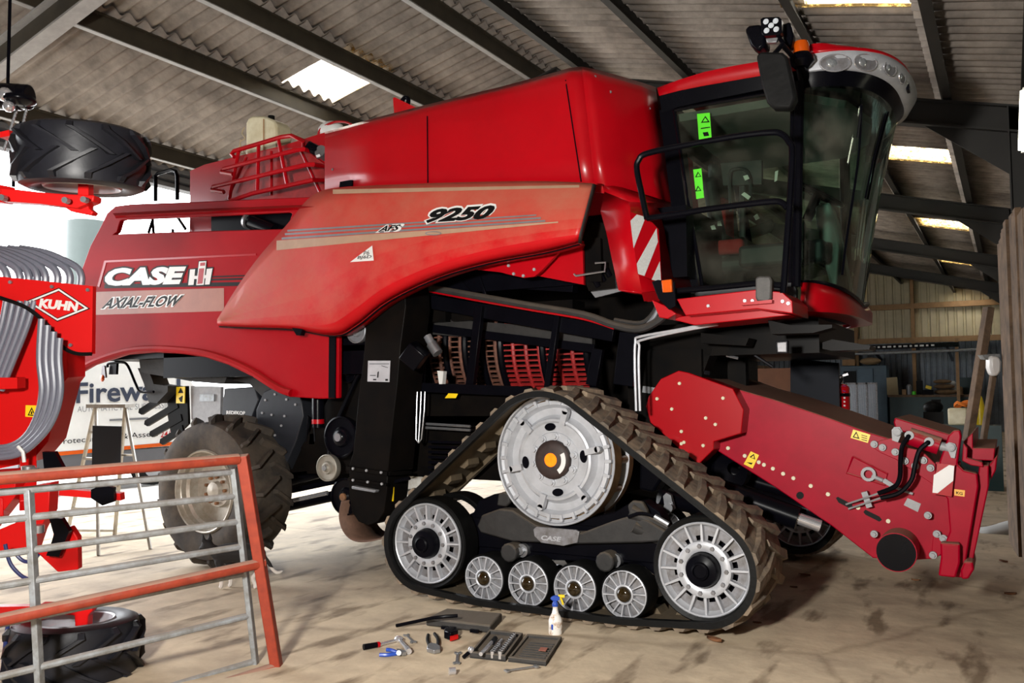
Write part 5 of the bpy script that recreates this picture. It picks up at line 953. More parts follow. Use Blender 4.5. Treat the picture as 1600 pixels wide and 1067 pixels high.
mb = MB(); t_ = D(-110, 260, 5.6); g_ = V((t_.x, t_.y, 0)); mb.bar(g_, V((t_.x, t_.y, t_.z)), .16, .16, FW); mb.bar(D(-115, 302, 5.55), D(10, 304, 5.12), .1, .1); mb.bar(D(-115, 700, 5.7), D(-30, 700, 6.2), .12, .12); mb.bar(D(-115, 800, 5.65), D(10, 790, 5.75), .12, .12); mb.bar(D(-110, 958, 5.5), D(70, 956, 5.05), .08, .08); mb.bar(D(-115, 450, 5.7), D(-20, 450, 6.1), .1, .1); mb.bar(g_+V((-.5, 0, .06)), g_+V((.5, 0, .06)), .12, .12)
mb.bar(D(44, 700, 6.1), D(44, 790, 5.75), .1, .1); part(mb, 'main_mast', DRILL, DR, bevel=.006)
# ------------------------------------------------------------------ two leaning gates in front
def gd(x): return 1/(1/4.33+(1/5.15-1/4.33)*(x-50)/345)
G = lambda x, y, k=1.0: D(x, y, gd(x)*k)
GG = thing('galvanised_gate', 'grey galvanised tubular field gate leaning in front of the drill', 'gate', G(398, 1040))
for a, c in (((-20, 771), (365, 737)), ((-20, 815), (366, 775)), ((-20, 869), (370, 815)), ((-20, 919), (375, 854)), ((-20, 979), (380, 896)), ((-20, 1062), (388, 962)), ((58, 1135), (394, 1034))):
    mb = MB(); mb.tube([G(*lerp(a, c, t/6)) for t in range(7)], .0185, 10); part(mb, 'rail', GALV, GG)
for a, c in (((365, 731), (400, 1042)), ((45, 764), (66, 1140))):
    mb = MB(); mb.bar(G(*a), G(*c), .05, .03, RT); part(mb, 'upright', GALV, GG, bevel=.004)
RG = thing('red_gate', 'rusty red painted gate frame leaning over the galvanised gate', 'gate', G(440, 1045, .98))
mb = MB(); mb.tube([G(*lerp((-20, 749), (372, 717), t/6), .975) for t in range(7)], .031, 12); part(mb, 'top_rail', ORED, RG)
mb = MB(); mb.tube([G(*lerp((-20, 973), (412, 879), t/6), .975) for t in range(7)], .031, 12); part(mb, 'middle_rail', ORED, RG)
mb = MB(); mb.tube([G(*lerp((240, 1103), (436, 1040), t/6), .975) for t in range(7)], .028, 12); part(mb, 'bottom_rail', ORED, RG)
mb = MB(); mb.bar(G(379, 711, .975), G(433, 1046, .975), .066, .06, RT); part(mb, 'upright', ORED, RG, bevel=.006)
# ------------------------------------------------------------------ black and white cat
p0 = Z(358, 919); sc = (p0-CAM).dot(FW)/FOC
def ct(px, py, dy=0): return p0+RT*((px-358)*sc)+V((0, 0, (919-py)*sc))+FW*dy
cat = MB()
tb = lambda pts, r: cat.tube([ct(*q) for q in spline(pts, 4)], 0, 10, 0, False, [a[0] for a in spline([(v_,) for v_ in r], 4)])
tb([(333, 868, 0), (345, 866, 0), (362, 864, 0), (382, 865, .01), (402, 869, .02), (411, 874, .02)], (.045, .075, .08, .082, .075, .03))
tb([(342, 866, 0), (333, 860, -.01), (326, 856, -.01)], (.055, .048, .04)); cat.sph(ct(323, 853), .052, (1.05, .95, .92), 14); cat.sph(ct(315, 857), .025, (1.2, 1, .8), 10)
for dx, dy in ((319, -.028), (326, .022)): cat.cyl(ct(dx, 845, dy), ct(dx-1, 832, dy*1.2), .022, .003, 8)
for pts in ([(343, 875, -.03), (347, 895, -.03), (348, 912, -.03), (345, 917, -.03)], [(352, 876, .04), (357, 895, .04), (358, 914, .04), (354, 918, .04)], [(398, 876, -.02), (404, 892, -.02), (396, 902, -.02), (401, 914, -.02), (397, 917, -.02)], [(405, 876, .06), (408, 892, .06), (402, 901, .06), (407, 913, .06), (403, 916, .06)]): tb(pts, [.04, .026, .018, .018, .016][:len(pts)] if len(pts) == 5 else (.036, .022, .017, .017))
tb([(410, 871, .02), (418, 880, .02), (424, 890, .02), (432, 896, .02), (441, 893, .02)], (.022, .018, .016, .015, .01))
CATM = bpy.data.materials.new('black_and_white_fur'); CATM.use_nodes = True; n = CATM.node_tree.nodes; l = CATM.node_tree.links; bs = n['Principled BSDF']; bs.inputs['Roughness'].default_value = .8
tc = n.new('ShaderNodeTexCoord'); nz = n.new('ShaderNodeTexNoise'); nz.inputs['Scale'].default_value = 7; l.new(tc.outputs['Object'], nz.inputs['Vector'])
sx = n.new('ShaderNodeSeparateXYZ'); l.new(tc.outputs['Object'], sx.inputs[0])
ma = n.new('ShaderNodeMath'); ma.operation = 'MULTIPLY_ADD'; ma.inputs[1].default_value = .14; l.new(nz.outputs[0], ma.inputs[0]); l.new(sx.outputs[2], ma.inputs[2])
lt = n.new('ShaderNodeMath'); lt.operation = 'LESS_THAN'; lt.inputs[1].default_value = .225; l.new(ma.outputs[0], lt.inputs[0])
mx = n.new('ShaderNodeMix'); mx.data_type = 'RGBA'; mx.inputs[6].default_value = (.012, .011, .011, 1); mx.inputs[7].default_value = (.75, .7, .65, 1); l.new(lt.outputs[0], mx.inputs[0]); l.new(mx.outputs[2], bs.inputs['Base Color'])
co = solo(cat, 'cat', CATM, 'black and white cat standing behind the gate by the rear tyre', 'cat', smooth=80)
r_ = co.modifiers.new('r', 'REMESH'); r_.mode = 'VOXEL'; r_.voxel_size = .009; r_.use_smooth_shade = True; sm = co.modifiers.new('sm', 'SMOOTH'); sm.iterations = 4
# ------------------------------------------------------------------ stepladder, board, van, tank and bits by the doorway
LAD = thing('stepladder', 'folding aluminium stepladder standing in the bright doorway', 'ladder', Z(170, 850))
ALU = mat('dull_aluminium', (.55, .5, .42), .4, .4, .3, 12)
tl, tr = Z(150, 868)+V((0, 0, 1.68)), Z(197, 860)+V((0, 0, 1.68))
tl = D(150, 632, 9.5); tr = D(196, 636, 9.5)
for nm, a, c, w in (('rear_leg', tl, Z(154, 868), .035), ('rear_leg', tr, Z(235, 858), .035), ('front_leg', tl, Z(104, 838), .05), ('front_leg', tr, Z(179, 838), .05)): mb = MB(); mb.bar(a, c, w, .025, RT); part(mb, nm, ALU, LAD)
mb = MB(); mb.box((tl+tr)/2, ((tr-tl).length+.1, .25, .04), Matrix((( (tr-tl).normalized().x, -(tr-tl).normalized().y, 0), ((tr-tl).normalized().y, (tr-tl).normalized().x, 0), (0, 0, 1)))); part(mb, 'top_platform', ALU, LAD)
for t in (.2, .4, .6, .78, .95): mb = MB(); mb.bar(tl.lerp(Z(104, 838), t), tr.lerp(Z(179, 838), t), .08, .025); part(mb, 'step', ALU, LAD)
for t in (.35, .92): mb = MB(); mb.bar(tl.lerp(Z(154, 868), t), tr.lerp(Z(235, 858), t), .03, .02); part(mb, 'brace', ALU, LAD)
mb = MB(); mb.prism(pd([(144.5, 665), (190, 666), (188, 731), (143.5, 729)], 8.9), FW*.012); solo(mb, 'board', mat('black_board', (.012, .014, .022), .4), 'plain black rectangular board hung on the stepladder', 'board')
VN = thing('van', 'white van with fire suppression lettering parked outside the doorway', 'van', (-9.9, 3.5, 0))
VX = -9.2
vp = lambda pts: [X(x, y, VX) for x, y in pts]
y0, y1 = X(60, 650, VX).y, X(330, 650, VX).y; zs_ = X(170, 705, VX).z; zt_ = 2.35
mb = MB(); mb.prism([(VX, y0-.3, zs_), (VX, y1, zs_), (VX, y1, 1.35), (VX, y1-.9, zt_), (VX, y0-.3, zt_)], (-1.7, 0, 0)); part(mb, 'body', WHT, VN, bevel=.05)
mb = MB(); mb.prism([(VX, y0-.3, .35), (VX, y1+.1, .35), (VX, y1+.1, zs_), (VX, y0-.3, zs_)], (-1.7, 0, 0)); part(mb, 'sill', mat('grey_sill', (.10, .10, .11), .6), VN)
MB1 = MB(); MB1.prism([(VX+.005, y0-1, 0), (VX+.005, y1+1, 0), (VX+.005, y1+1, 3), (VX+.005, y0-1, 3)], (-.001, 0, 0)); b9 = bvh(MB1)
d = Decal(b9); d.strip((70, 708), (285, 689), 6, 5.5, .004); part(d, 'orange_stripe', ORNG, VN, smooth=0)
NAVY = mat('dark_blue_lettering', (.03, .04, .07), .5)
for nm, t, a, c, tp_, bo, M in (('company_lettering', 'Fireward', (119, 630.5), (282, 624), (119, 598), .02, NAVY), ('trade_lettering', 'AUTOMATIC FIRE SUPPRESSION', (121, 644), (276, 637), (121, 635), -.005, GREY), ('slogan_lettering', 'Protecting Life & Assets', (91, 697), (247, 684), (91, 685.5), .0, INK), ('slogan_number', '24/7', (251, 683.5), (272, 682), (251, 674), .01, RED)):
    d = Decal(b9); d.text(t, a, c, tp_, bo, 0, .006); part(d, nm, M, VN, smooth=0)
d = Decal(b9); d.poly([(98, 585), (108, 600), (112, 642), (100, 645)], .005); part(d, 'red_flame_shape', RED, VN, smooth=0)
d = Decal(b9); d.strip((171, 655), (232, 652), 3, 3, .005); part(d, 'door_rail', GREY, VN, smooth=0)
p = X(243, 722, VX); mb = MB(); mb.lathe([(.2, .02), (.22, 0), (.34, 0), (.34, .22), (.2, .22)], V((VX-.02, p.y, .34)), (-1, 0, 0), 32, 0); mb.lathe([(.22, .01), (.12, .03), (0, .02)], V((VX-.02, p.y, .34)), (-1, 0, 0), 24, 1); part(mb, 'wheel', [RUB, SILV], VN)
mb = MB(); p = X(138, 400, -13.6); zz = X(138, 348, -13.6).z; mb.cyl((-13.6, p.y, 0), (-13.6, p.y, zz), .46, n=28); mb.cyl((-13.6, p.y, zz), (-13.6, p.y, zz+.08), .42, .25, n=28); solo(mb, 'water_tank', mat('grey_green_tank', (.035, .05, .045), .5), 'dark grey upright tank outside behind the combine', 'tank')
mb = MB(); p = Z(441, 760); p = V((p.x, p.y, 0)); mb.lathe([(0, 0), (.11, 0), (.14, .26), (.15, .27), (.13, .27), (.10, .02), (0, .02)], p, (0, 0, 1), 24); mb.tube([p+V((.14*math.cos(a), 0, .25+.14*math.sin(a))) for a in [PI*i/10 for i in range(11)]], .006, 6, 1); solo(mb, 'bucket', [mat('green_plastic', (.02, .4, .08), .4), STEEL], 'small green bucket on the floor behind the rear tyre', 'bucket')
# hoist and jerrycan
HO = thing('chain_hoist', 'dark chain hoist hanging from the purlin above the drill tyre', 'hoist', D(20, 160, 6.0))
mb = MB(); mb.cyl(D(-10, 150, 6.0), D(34, 152, 6.0), .09, n=20); mb.cyl(D(30, 151, 6.0), D(47, 152, 6.0), .085, n=20); mb.lathe([(.1, 0), (.11, .03), (.05, .06), (0, .06)], D(30, 152, 5.95), (0, 0, -1), 18); part(mb, 'hoist_body', BLKC, HO, bevel=.01)
mb = MB(); mb.sph(D(8, 148, 5.9), .05, n=12); mb.sph(D(14, 166, 5.9), .04, n=12); part(mb, 'chrome_cover', CHROME, HO)
for a, c in (((28, 165), (6, 235)), ((43, 165), (28, 225))):
    mb = MB(); q0, q1 = D(*a, 6.0), D(*c, 6.0)
    for k in range(26): q = q0.lerp(q1, k/26); mb.sph(q, .010, (1, 1, 1.5) if k % 2 else (1.4, 1, 1.3), 6)
    part(mb, 'chain', STEEL, HO)
mb = MB(); mb.tube([D(x, y, 6.0) for x, y in ((33, 190), (22, 235), (21, 292))], .012, 6); part(mb, 'strap', BLK, HO)
mb = MB(); hz_ = zL(X(20, 120, -4.35).x)
q = D(12, 140, 6.0); mb.tube([q, V((q.x, q.y, zL(q.x)-.02))], .012, 6); part(mb, 'hook_rod', BLK, HO)
JC = thing('jerrycan', 'stained white plastic jerrycan on top of the combine', 'jerrycan', Y(404, 245, .9))
mb = MB(); mb.prism([Y(x, y, .9) for x, y in ((384, 245), (384, 192), (388, 184), (394, 181), (412, 181), (420, 184), (428, 188), (432, 196), (433, 245))], (0, .22, 0)); part(mb, 'body', CREAM, JC, bevel=.02)
mb = MB(); p = Y(424, 185, .98); mb.cyl(p+V((0, 0, -.02)), p+V((0, 0, .025)), .035, n=14); part(mb, 'cap', INK, JC)
mb = MB(); mb.prism([Y(x, y, .895) for x, y in ((411.5, 186), (413, 186), (413, 236), (411.5, 236))], (0, -.006, 0)); part(mb, 'moulded_seam', WOODL, JC)
mb = MB(); mb.tube([Y(x, y, .85) for x, y in spline([(382, 199), (378, 208), (383, 216), (375, 222), (378, 232), (382, 240), (374, 236), (376, 218)], 5)], .006, 6); solo(mb, 'rope', mat('pale_rope', (.45, .36, .22), .9), 'frayed pale rope hanging beside the white jerrycan', 'rope')
# ================================================================== tools on the floor
CASEM = mat('dusty_black_case', (.035, .032, .03), .7, 0, .4, 14, bump=.2, dust=.25)
def fl(px, py, h=0): return Z(px, py, h)
R_ = thing('ratchet', 'chrome ratchet with a red banded black handle lying on concrete', 'ratchet', fl(600, 1008))
mb = MB(); mb.cyl(fl(568, 1011, .02), fl(591, 1007, .02), .019, .017, 12); part(mb, 'handle', BLK, R_); mb = MB(); mb.cyl(fl(589, 1007.3, .02), fl(593, 1006.6, .02), .018, n=12); part(mb, 'red_band', RED, R_)
mb = MB(); mb.cyl(fl(593, 1006.6, .02), fl(620, 1000, .02), .009, n=10); mb.sph(fl(623, 998.5, .022), .026, (1.2, 1, .8), 12); part(mb, 'ratchet_head', CHROME, R_); mb = MB(); mb.cyl(fl(624, 999, .02), fl(638, 1016, .02), .013, n=12); mb.cyl(fl(636, 1013, .02), fl(639, 1018, .02), .018, n=12); part(mb, 'extension_bar', CHROME, R_)
P_ = thing('pliers', 'blue handled pliers lying beside the ratchet', 'pliers', fl(615, 1018))
for a in (((593, 1023), (606, 1023), (620, 1021)), ((604, 1015), (612, 1016), (622, 1020))): mb = MB(); mb.tube([fl(x, y, .014) for x, y in spline(a, 4)], .012, 8); part(mb, 'grip', BLUE, P_)
mb = MB(); mb.cyl(fl(623, 1020, .005), fl(623, 1020, .03), .015, n=12); mb.prism([fl(x, y, .006) for x, y in ((620, 1018), (633, 1021), (635, 1023.5), (630, 1024.5), (620, 1023))], (0, 0, .02)); part(mb, 'jaws', STEEL, P_)
def spanner(pts, w, label, grp=None, M=STEEL, up=.004):
    a, c = fl(*pts[0], up), fl(*pts[1], up); d = (c-a).normalized(); s = V((-d.y, d.x, 0)); L = (c-a).length; r = w*1.15
    def end(o, sg):
        return [o+d*sg*(r*math.cos(t))+s*(r*math.sin(t)) for t in [PI*.22+ (2*PI-PI*.44)*i/12 for i in range(13)]]+[o+d*sg*(-r*.1)]
    m_ = MB(); m_.prism(end(a, -1), (0, 0, .008)); m_.prism(end(c, 1), (0, 0, .008)); m_.box((a+c)/2+V((0, 0, .004)), (L-r, w*.8, .006), Matrix((d, s, V((0, 0, 1)))).transposed())
    return solo(m_, 'spanner', M, label, 'spanner', grp)
spanner(((635, 993), (646, 1004)), .019, 'small open ended spanner lying between ratchet and pincers')
spanner(((713.5, 1037), (715.5, 1021)), .02, 'short chrome spanner standing clear beside the small socket')
spanner(((792, 1049), (838, 1042)), .016, 'long combination spanner resting against the open case lid', up=.012)
P2 = thing('pincers', 'black gripped steel pincers with a wide jaw', 'pincers', fl(678, 1010))
for a in (((669, 992), (668, 1000), (672, 1011)), ((679, 990), (684, 998), (684, 1008), (680, 1012))): mb = MB(); mb.tube([fl(x, y, .014) for x, y in spline(a, 4)], .011, 8); part(mb, 'grip', RUB, P2)
mb = MB(); mb.prism([fl(x, y, .004) for x, y in ((667, 1015), (672, 1010), (681, 1011), (688, 1015), (688, 1020), (678, 1022), (667, 1019))], (0, 0, .025)); part(mb, 'jaws', STEEL, P2, bevel=.004)
TM = thing('tape_measure', 'black and red tape measure on the concrete', 'tape measure', fl(705, 996))
mb = MB(); mb.prism([fl(x, y) for x, y in ((694, 998), (704, 1001.5), (716, 997), (714, 992), (703, 990.5), (695, 993))], (0, 0, .055)); part(mb, 'case', BLKC, TM, bevel=.008); mb = MB(); mb.prism([fl(x, y, .012) for x, y in ((703, 1002), (716, 998), (715.5, 996), (703, 999.5))], (0, 0, .022)); part(mb, 'red_side', DRILL, TM)
mb = MB(); a = fl(701.5, 1049, .02); q = fl(711.5, 1048, .02); mb.cyl(a, q, .02, n=20); mb.cyl(q, q+(q-a)*.02, .013, n=16, mi=1); solo(mb, 'socket', [CHROME, INK], 'single chrome socket lying below the short spanner', 'socket')
SC = thing('socket_set_case', 'open black plastic socket set case on the floor', 'tool case', fl(805, 1020))
def tray(q, h, nm):
    q = [fl(*p) for p in q]; c = sum(q, V())/4; inn = [c+(p-c)*.88 for p in q]; m_ = MB()
    m_.prism(q, (0, 0, .012)); up = V((0, 0, h))
    m_.grid([q+[q[0]], [p+up for p in q+[q[0]]], [p+up for p in inn+[inn[0]]], [p+V((0, 0, .012)) for p in inn+[inn[0]]]]); return part(m_, nm, CASEM, SC, bevel=.003, smooth=20)
T1 = [(734, 1028), (790, 1034), (817, 997), (765, 991)]; T2 = [(794, 1034), (853, 1041), (878, 1001), (824, 997)]
tray(T1, .035, 'base'); tray(T2, .028, 'lid')
bi = lambda q, u, v: tuple(q[0][k]*(1-u)*(1-v)+q[1][k]*u*(1-v)+q[2][k]*u*v+q[3][k]*(1-u)*v for k in (0, 1))
mb = MB()
for k in range(9): mb.bar(fl(*bi(T2, .15, .12+.09*k), .016), fl(*bi(T2, .85, .12+.09*k), .016), .012, .008)
part(mb, 'lid_ribs', CASEM, SC); mb = MB(); p = fl(824, 1030, .03)
mb.prism([fl(*bi(T2, u, v), .026) for u, v in ((.55, .55), (.75, .55), (.75, .68), (.55, .68))], (0, 0, .003)); part(mb, 'lid_label', mat('faded_label', (.35, .12, .08), .6), SC)
places = ['at the front end of its row', 'second from the front of its row', 'third from the front of its row', 'fourth from the front of its row', 'fifth from the front of its row', 'sixth from the front of its row', 'fifth from the back of its row', 'fourth from the back of its row', 'third from the back of its row', 'second from the back of its row', 'at the back end of its row']
for k in range(11):
    q = fl(*bi(T1, .80, .10+.078*k), .012); m_ = MB(); r = .0125-.0003*k
    m_.cyl(q, q+V((0, 0, .045)), r, n=14); m_.cyl(q+V((0, 0, .045)), q+V((0, 0, .046)), r*.62, n=10, mi=1); solo(m_, 'socket', [CHROME, INK], 'chrome socket in the long row of the case, %s' % places[k], 'socket', 'sockets in the long row of the case')
for k in range(6):
    q = fl(*bi(T1, .58, .10+.07*k), .012); m_ = MB(); m_.cyl(q, q+V((0, 0, .04)), .0115, n=14); m_.cyl(q+V((0, 0, .04)), q+V((0, 0, .041)), .007, n=10, mi=1)
    solo(m_, 'socket', [CHROME, INK], 'chrome socket in the short middle row of the case, %s' % ['front one', 'second', 'third', 'fourth', 'fifth', 'rearmost'][k], 'socket', 'sockets in the middle row of the case')
mb = MB(); mb.cyl(fl(*bi(T1, .2, .2), .05), fl(*bi(T1, .25, .85), .05), .012, n=10); mb.cyl(fl(*bi(T1, .25, .7), .05), fl(*bi(T1, .25, .86), .05), .017, n=10, mi=1); solo(mb, 'ratchet', [CHROME, BLK], 'ratchet handle lying in the open case beside the sockets', 'ratchet')
mb = MB(); mb.cyl(fl(*bi(T1, .42, .35), .03), fl(*bi(T1, .45, .85), .03), .008, n=10); solo(mb, 'extension_bar', CHROME, 'thin chrome extension bar lying in the open case', 'extension bar')
A_ = thing('screwdriver', 'black handled chrome driver leaning on the front of the open case', 'screwdriver', fl(732, 1024))
mb = MB(); mb.cyl(fl(724, 1027, .012), fl(732, 1020, .03), .012, n=10); part(mb, 'handle', BLK, A_); mb = MB(); mb.cyl(fl(732, 1020, .03), fl(737, 1013.5, .05), .007, n=8); mb.sph(fl(736, 1015, .048), .02, n=10); part(mb, 'shank', CHROME, A_)
BC = thing('tool_case', 'closed flat dusty black tool case on the floor', 'tool case', fl(722, 972))
q = [fl(*p) for p in ((665, 978), (766, 990), (785, 970), (698, 962))]; mb = MB(); mb.prism(q, (0, 0, .055)); part(mb, 'case_shell', CASEM, BC, bevel=.012)
mb = MB(); mb.bar(fl(690, 980, .03), fl(700, 981, .03), .02, .02); part(mb, 'catch', BLK, BC); mb = MB(); mb.bar(fl(735, 985, .03), fl(748, 986.5, .03), .02, .02); part(mb, 'catch', BLK, BC)
mb = MB(); mb.tube([fl(619, 977.5, .015), fl(657, 969.5, .055), fl(679, 965, .09), fl(697, 963, .10), fl(715, 962, .10)], .012, 8); solo(mb, 'breaker_bar', BLK, 'long black steel bar propped on the closed tool case', 'breaker bar')
SB = thing('spray_bottle', 'grubby white trigger spray bottle with a blue and yellow head', 'spray bottle', fl(868, 990))
p = fl(868, 990); mb = MB(); mb.lathe([(0, 0), (.042, 0), (.045, .006), (.045, .085), (.043, .095), (.034, .115), (.022, .135), (.016, .165), (.015, .182), (0, .182)], p, (0, 0, 1), 28); part(mb, 'bottle', mat('grubby_white_plastic', (.8, .77, .72), .4, 0, .3, 24, col2=(.4, .24, .14), lo=.38, hi=.52), SB)
mb = MB(); mb.lathe([(.02, .178), (.02, .2), (.014, .205), (.013, .215), (0, .215)], p, (0, 0, 1), 18); mb.prism([p+RT*a+V((0, 0, b_))-FW*.013 for a, b_ in ((-.032, .228), (-.014, .213), (.014, .213), (.03, .225), (.03, .244), (.0, .247), (-.02, .24))], FW*.026); part(mb, 'blue_head', BLUE, SB, bevel=.004)
mb = MB(); mb.tube([p+RT*a+V((0, 0, b_)) for a, b_ in ((.018, .238), (.035, .232), (.044, .215), (.052, .188))], .007, 8); mb.cyl(p+RT*.02+V((0, 0, .244)), p+RT*.062+V((0, 0, .242)), .011, n=12); part(mb, 'yellow_trigger', YELP, SB)
d = Decal(lambda x, y: Z(x, y, 0)); mb = MB(); mb.add([p+V((.0455*math.cos(t), .0455*math.sin(t), z)) for z in (.035, .07) for t in [-1.75+.1*i for i in range(4)]], [(i, i+1, i+5, i+4) for i in range(3)]); part(mb, 'blue_print', BLUE, SB)
LEAF = mat('dead_leaf', (.2, .08, .03), .8, 0, .4, 20)
for px, py, s, lab in ((1116, 1003, .06, 'curled brown leaf on the floor just in front of the track'), (1257, 901, .05, 'pale crumpled leaf on the floor past the front idler'), (1240, 919, .03, 'small reddish leaf below the pale crumpled leaf'), (1431, 908, .035, 'flat brown leaf below the round feeder drum'), (1568, 879, .045, 'dark leaf near the board partition'), (1579, 930, .045, 'dark leaf in the bottom corner near the partition'), (1183, 975, .03, 'tiny pale leaf beside the track edge')):
    m_ = MB(); p = fl(px, py); a = random.uniform(0, 6)
    rows = [[p+Matrix.Rotation(a, 3, 'Z') @ V((u*s, v_*s*.5*(1-u*u), .004+s*.35*(v_*v_+.3*u*u))) for v_ in (-1, -.4, .2, 1)] for u in (-.98, -.5, 0, .5, .98)]; m_.grid(rows); solo(m_, 'leaf', LEAF, lab, 'leaf', solid=.001)
# ================================================================== right side and far end
p = fl(1560, 832); mb = MB(); rr_ = []
random.seed(5)
for j in range(6):
    rr_.append([p+V((.30*math.cos(a)*(1-.16*j)*random.uniform(.75, 1.2)+.05*j, .16*math.sin(a)*(1-.15*j)*random.uniform(.7, 1.2), .032*j)) for a in [2*PI*i/14 for i in range(14)]])
mb.grid(rr_, closed=True); mb.add([p+V((.25, 0, .165))]+rr_[-1], [(0, i+1, (i+1) % 14+1) for i in range(14)]); solo(mb, 'plastic_bag', WHT, 'crumpled white plastic bag on the floor beside the partition', 'bag', smooth=60)
EX = thing('fire_extinguisher', 'red fire extinguisher with white print strapped beside the feeder', 'fire extinguisher', Y(1313, 640, 2.8))
p = Y(1313, 642, 2.8); q = Y(1313, 600, 2.8); r = .085; mb = MB(); L = (q-p).length; mb.lathe([(0, 0), (r*.9, 0), (r, .02), (r, L*.86), (r*.75, L*.97), (r*.3, L*1.02), (0, L*1.02)], p, (0, 0, 1), 28); b_e = bvh(mb); part(mb, 'cylinder', RED, EX)
d = Decal(b_e); d.poly([(1317, 602), (1321, 603), (1321, 612), (1317, 611)], .003, 1)
for k in range(4): d.poly([(1318, 614+6*k), (1321, 614.5+6*k), (1321, 617+6*k), (1318, 617+6*k)], .003, 0)
part(d, 'print', [LWHT, BLUE], EX, smooth=0)
mb = MB(); mb.cyl(q, q+V((0, 0, .07)), .025, n=10); mb.bar(q+V((-.03, 0, .06)), q+V((.07, 0, .09)), .02, .02); mb.tube([q+V((.02, -.02, .05)), q+V((.0, -.1, -.02)), q+V((.01, -.1, -.25)), q+V((.03, -.09, -.42))], .012, 8, 1); part(mb, 'valve', [CHROME, BLK], EX)
mb = MB(); mb.lathe([(r+.004, 0), (r+.004, .03)], p+V((0, 0, .13)), (0, 0, 1), 24); part(mb, 'strap', BLK, EX)
mb = MB(); mb.prism([Y(x, y, 2.92) for x, y in ((1301, 598), (1304, 598), (1304, 645), (1301, 645))], (0, .03, 0)); part(mb, 'bracket', STEEL, EX)
# timbers leaning at the partition and the lamp on it
for a, c, w, lab in (((1545, 480), (1512, 690), .11, 'thick dark timber leaning in front of the board partition'), ((1556, 560), (1536, 690), .07, 'thinner brown timber leaning behind the thick one')):
    mb = MB(); mb.bar(D(*a, 9.6), D(*c, 9.6), w, w*.7, RT); solo(mb, 'timber', WOOD, lab, 'timber', bevel=.006)
BL = thing('wall_lamp', 'white plastic bulkhead lamp on the edge of the board partition', 'lamp', D(1552, 588, 9.2))
mb = MB(); mb.prism(pd([(1548, 556), (1562, 557), (1566, 565), (1565, 580), (1560, 588), (1552, 587), (1548, 575)], 9.2), FW*.12); part(mb, 'lens', LWHT, BL, bevel=.03)
mb = MB(); mb.prism(pd([(1535, 555), (1562, 553), (1563, 558), (1547, 562), (1540, 562)], 9.25), FW*.1); part(mb, 'bracket', GALV, BL)
TUBE = thing('bright_strip', 'glowing bright strip at the edge by the column', 'light fitting', D(1597, 140, 6.2))
GLOW = mat('strip_glow', (1, .98, .75), .4, 0, .02, 5, emit=7)
mb = MB(); mb.cyl(D(1600, 142, 6.2), D(1597, 234, 6.2), .026, n=14); part(mb, 'tube', GLOW, TUBE); mb = MB(); mb.bar(D(1606, 136, 6.23), D(1604, 238, 6.23), .05, .05, FW); part(mb, 'batten', WHT, TUBE)  # bright strip beside the column, built as a glowing tube on a batten
mb = MB(); mb.tube([D(1605, 138, 6.23), D(1606, 60, 6.23), D(1608, -60, 6.25)], .012, 6); part(mb, 'cable', BLK, TUBE)
# workshop clutter at the far wall
Bk = lambda x, y, d=29.5: Y(x, y, d)
def slab(name, pts, d, dep, M, label, cat, bevel=.01, grp=None, up=0): mb = MB(); mb.prism([Bk(x, y, d) for x, y in pts], (0, dep, 0)); return solo(mb, name, M, label, cat, grp, bevel=bevel)
TEAL = mat('dark_green_paint', (.015, .045, .045), .5, 0, .3, 3); BLUG = mat('blue_grey_paint', (.05, .10, .14), .5, 0, .25, 3)
CUP = thing('cupboard', 'tall blue grey steel cupboard by the far wall', 'cupboard', V((Bk(1350, 600, 29).x, 29, 0)))
mb = MB(); a = Bk(1313, 572, 29); c = Bk(1385, 572, 29); mb.bx(a.x, c.x, 29, 29.8, 0, a.z); part(mb, 'body', BLUG, CUP, bevel=.02)
mb = MB(); q = Bk(1340, 576, 28.98); e = Bk(1366, 640, 28.98); mb.bx(q.x, e.x, 28.95, 29, .1, q.z); part(mb, 'door', mat('slate_blue_door', (.06, .12, .17), .5), CUP, bevel=.01)
mb = MB(); q = Bk(1318, 580, 28.98); e = Bk(1338, 600, 28.98); mb.bx(q.x, e.x, 28.96, 29.0, e.z, q.z); part(mb, 'open_shelf', INK, CUP)
BN = thing('workbench', 'long dark green workbench along the far wall', 'workbench', V((Bk(1455, 640, 28.8).x, 28.8, 0)))
a = Bk(1387, 617, 28.6); c = Bk(1532, 617, 28.6); mb = MB(); mb.bx(a.x, c.x, 28.6, 29.6, a.z-.08, a.z); part(mb, 'worktop', WOOD, BN); mb = MB(); mb.bx(a.x+.05, c.x-.05, 28.65, 29.5, 0, a.z-.08); part(mb, 'cabinet', TEAL, BN)
CG = thing('mesh_cage', 'pale framed wire mesh cage in front of the cupboard', 'cage', V((Bk(1346, 620, 27).x, 27, 0)))
a = Bk(1322, 598, 27); c = Bk(1369, 598, 27); mb = MB()
for x in (a.x, a.x+(c.x-a.x)*.35, a.x+(c.x-a.x)*.68, c.x): mb.bx(x-.03, x+.03, 27, 27.06, 0, a.z)
for z in (a.z, .1): mb.bx(a.x, c.x, 27, 27.06, z-.06, z)
part(mb, 'cage_frame', SILVD, CG); mb = MB()
for k in range(1, 30): mb.bx(a.x+(c.x-a.x)*k/30-.004, a.x+(c.x-a.x)*k/30+.004, 27.02, 27.03, .1, a.z)
for k in range(1, 40): mb.bx(a.x, c.x, 27.02, 27.03, a.z*k/40-.004, a.z*k/40+.004)
part(mb, 'mesh_infill', STEEL, CG)
bz = Bk(1378, 617, 28.6).z
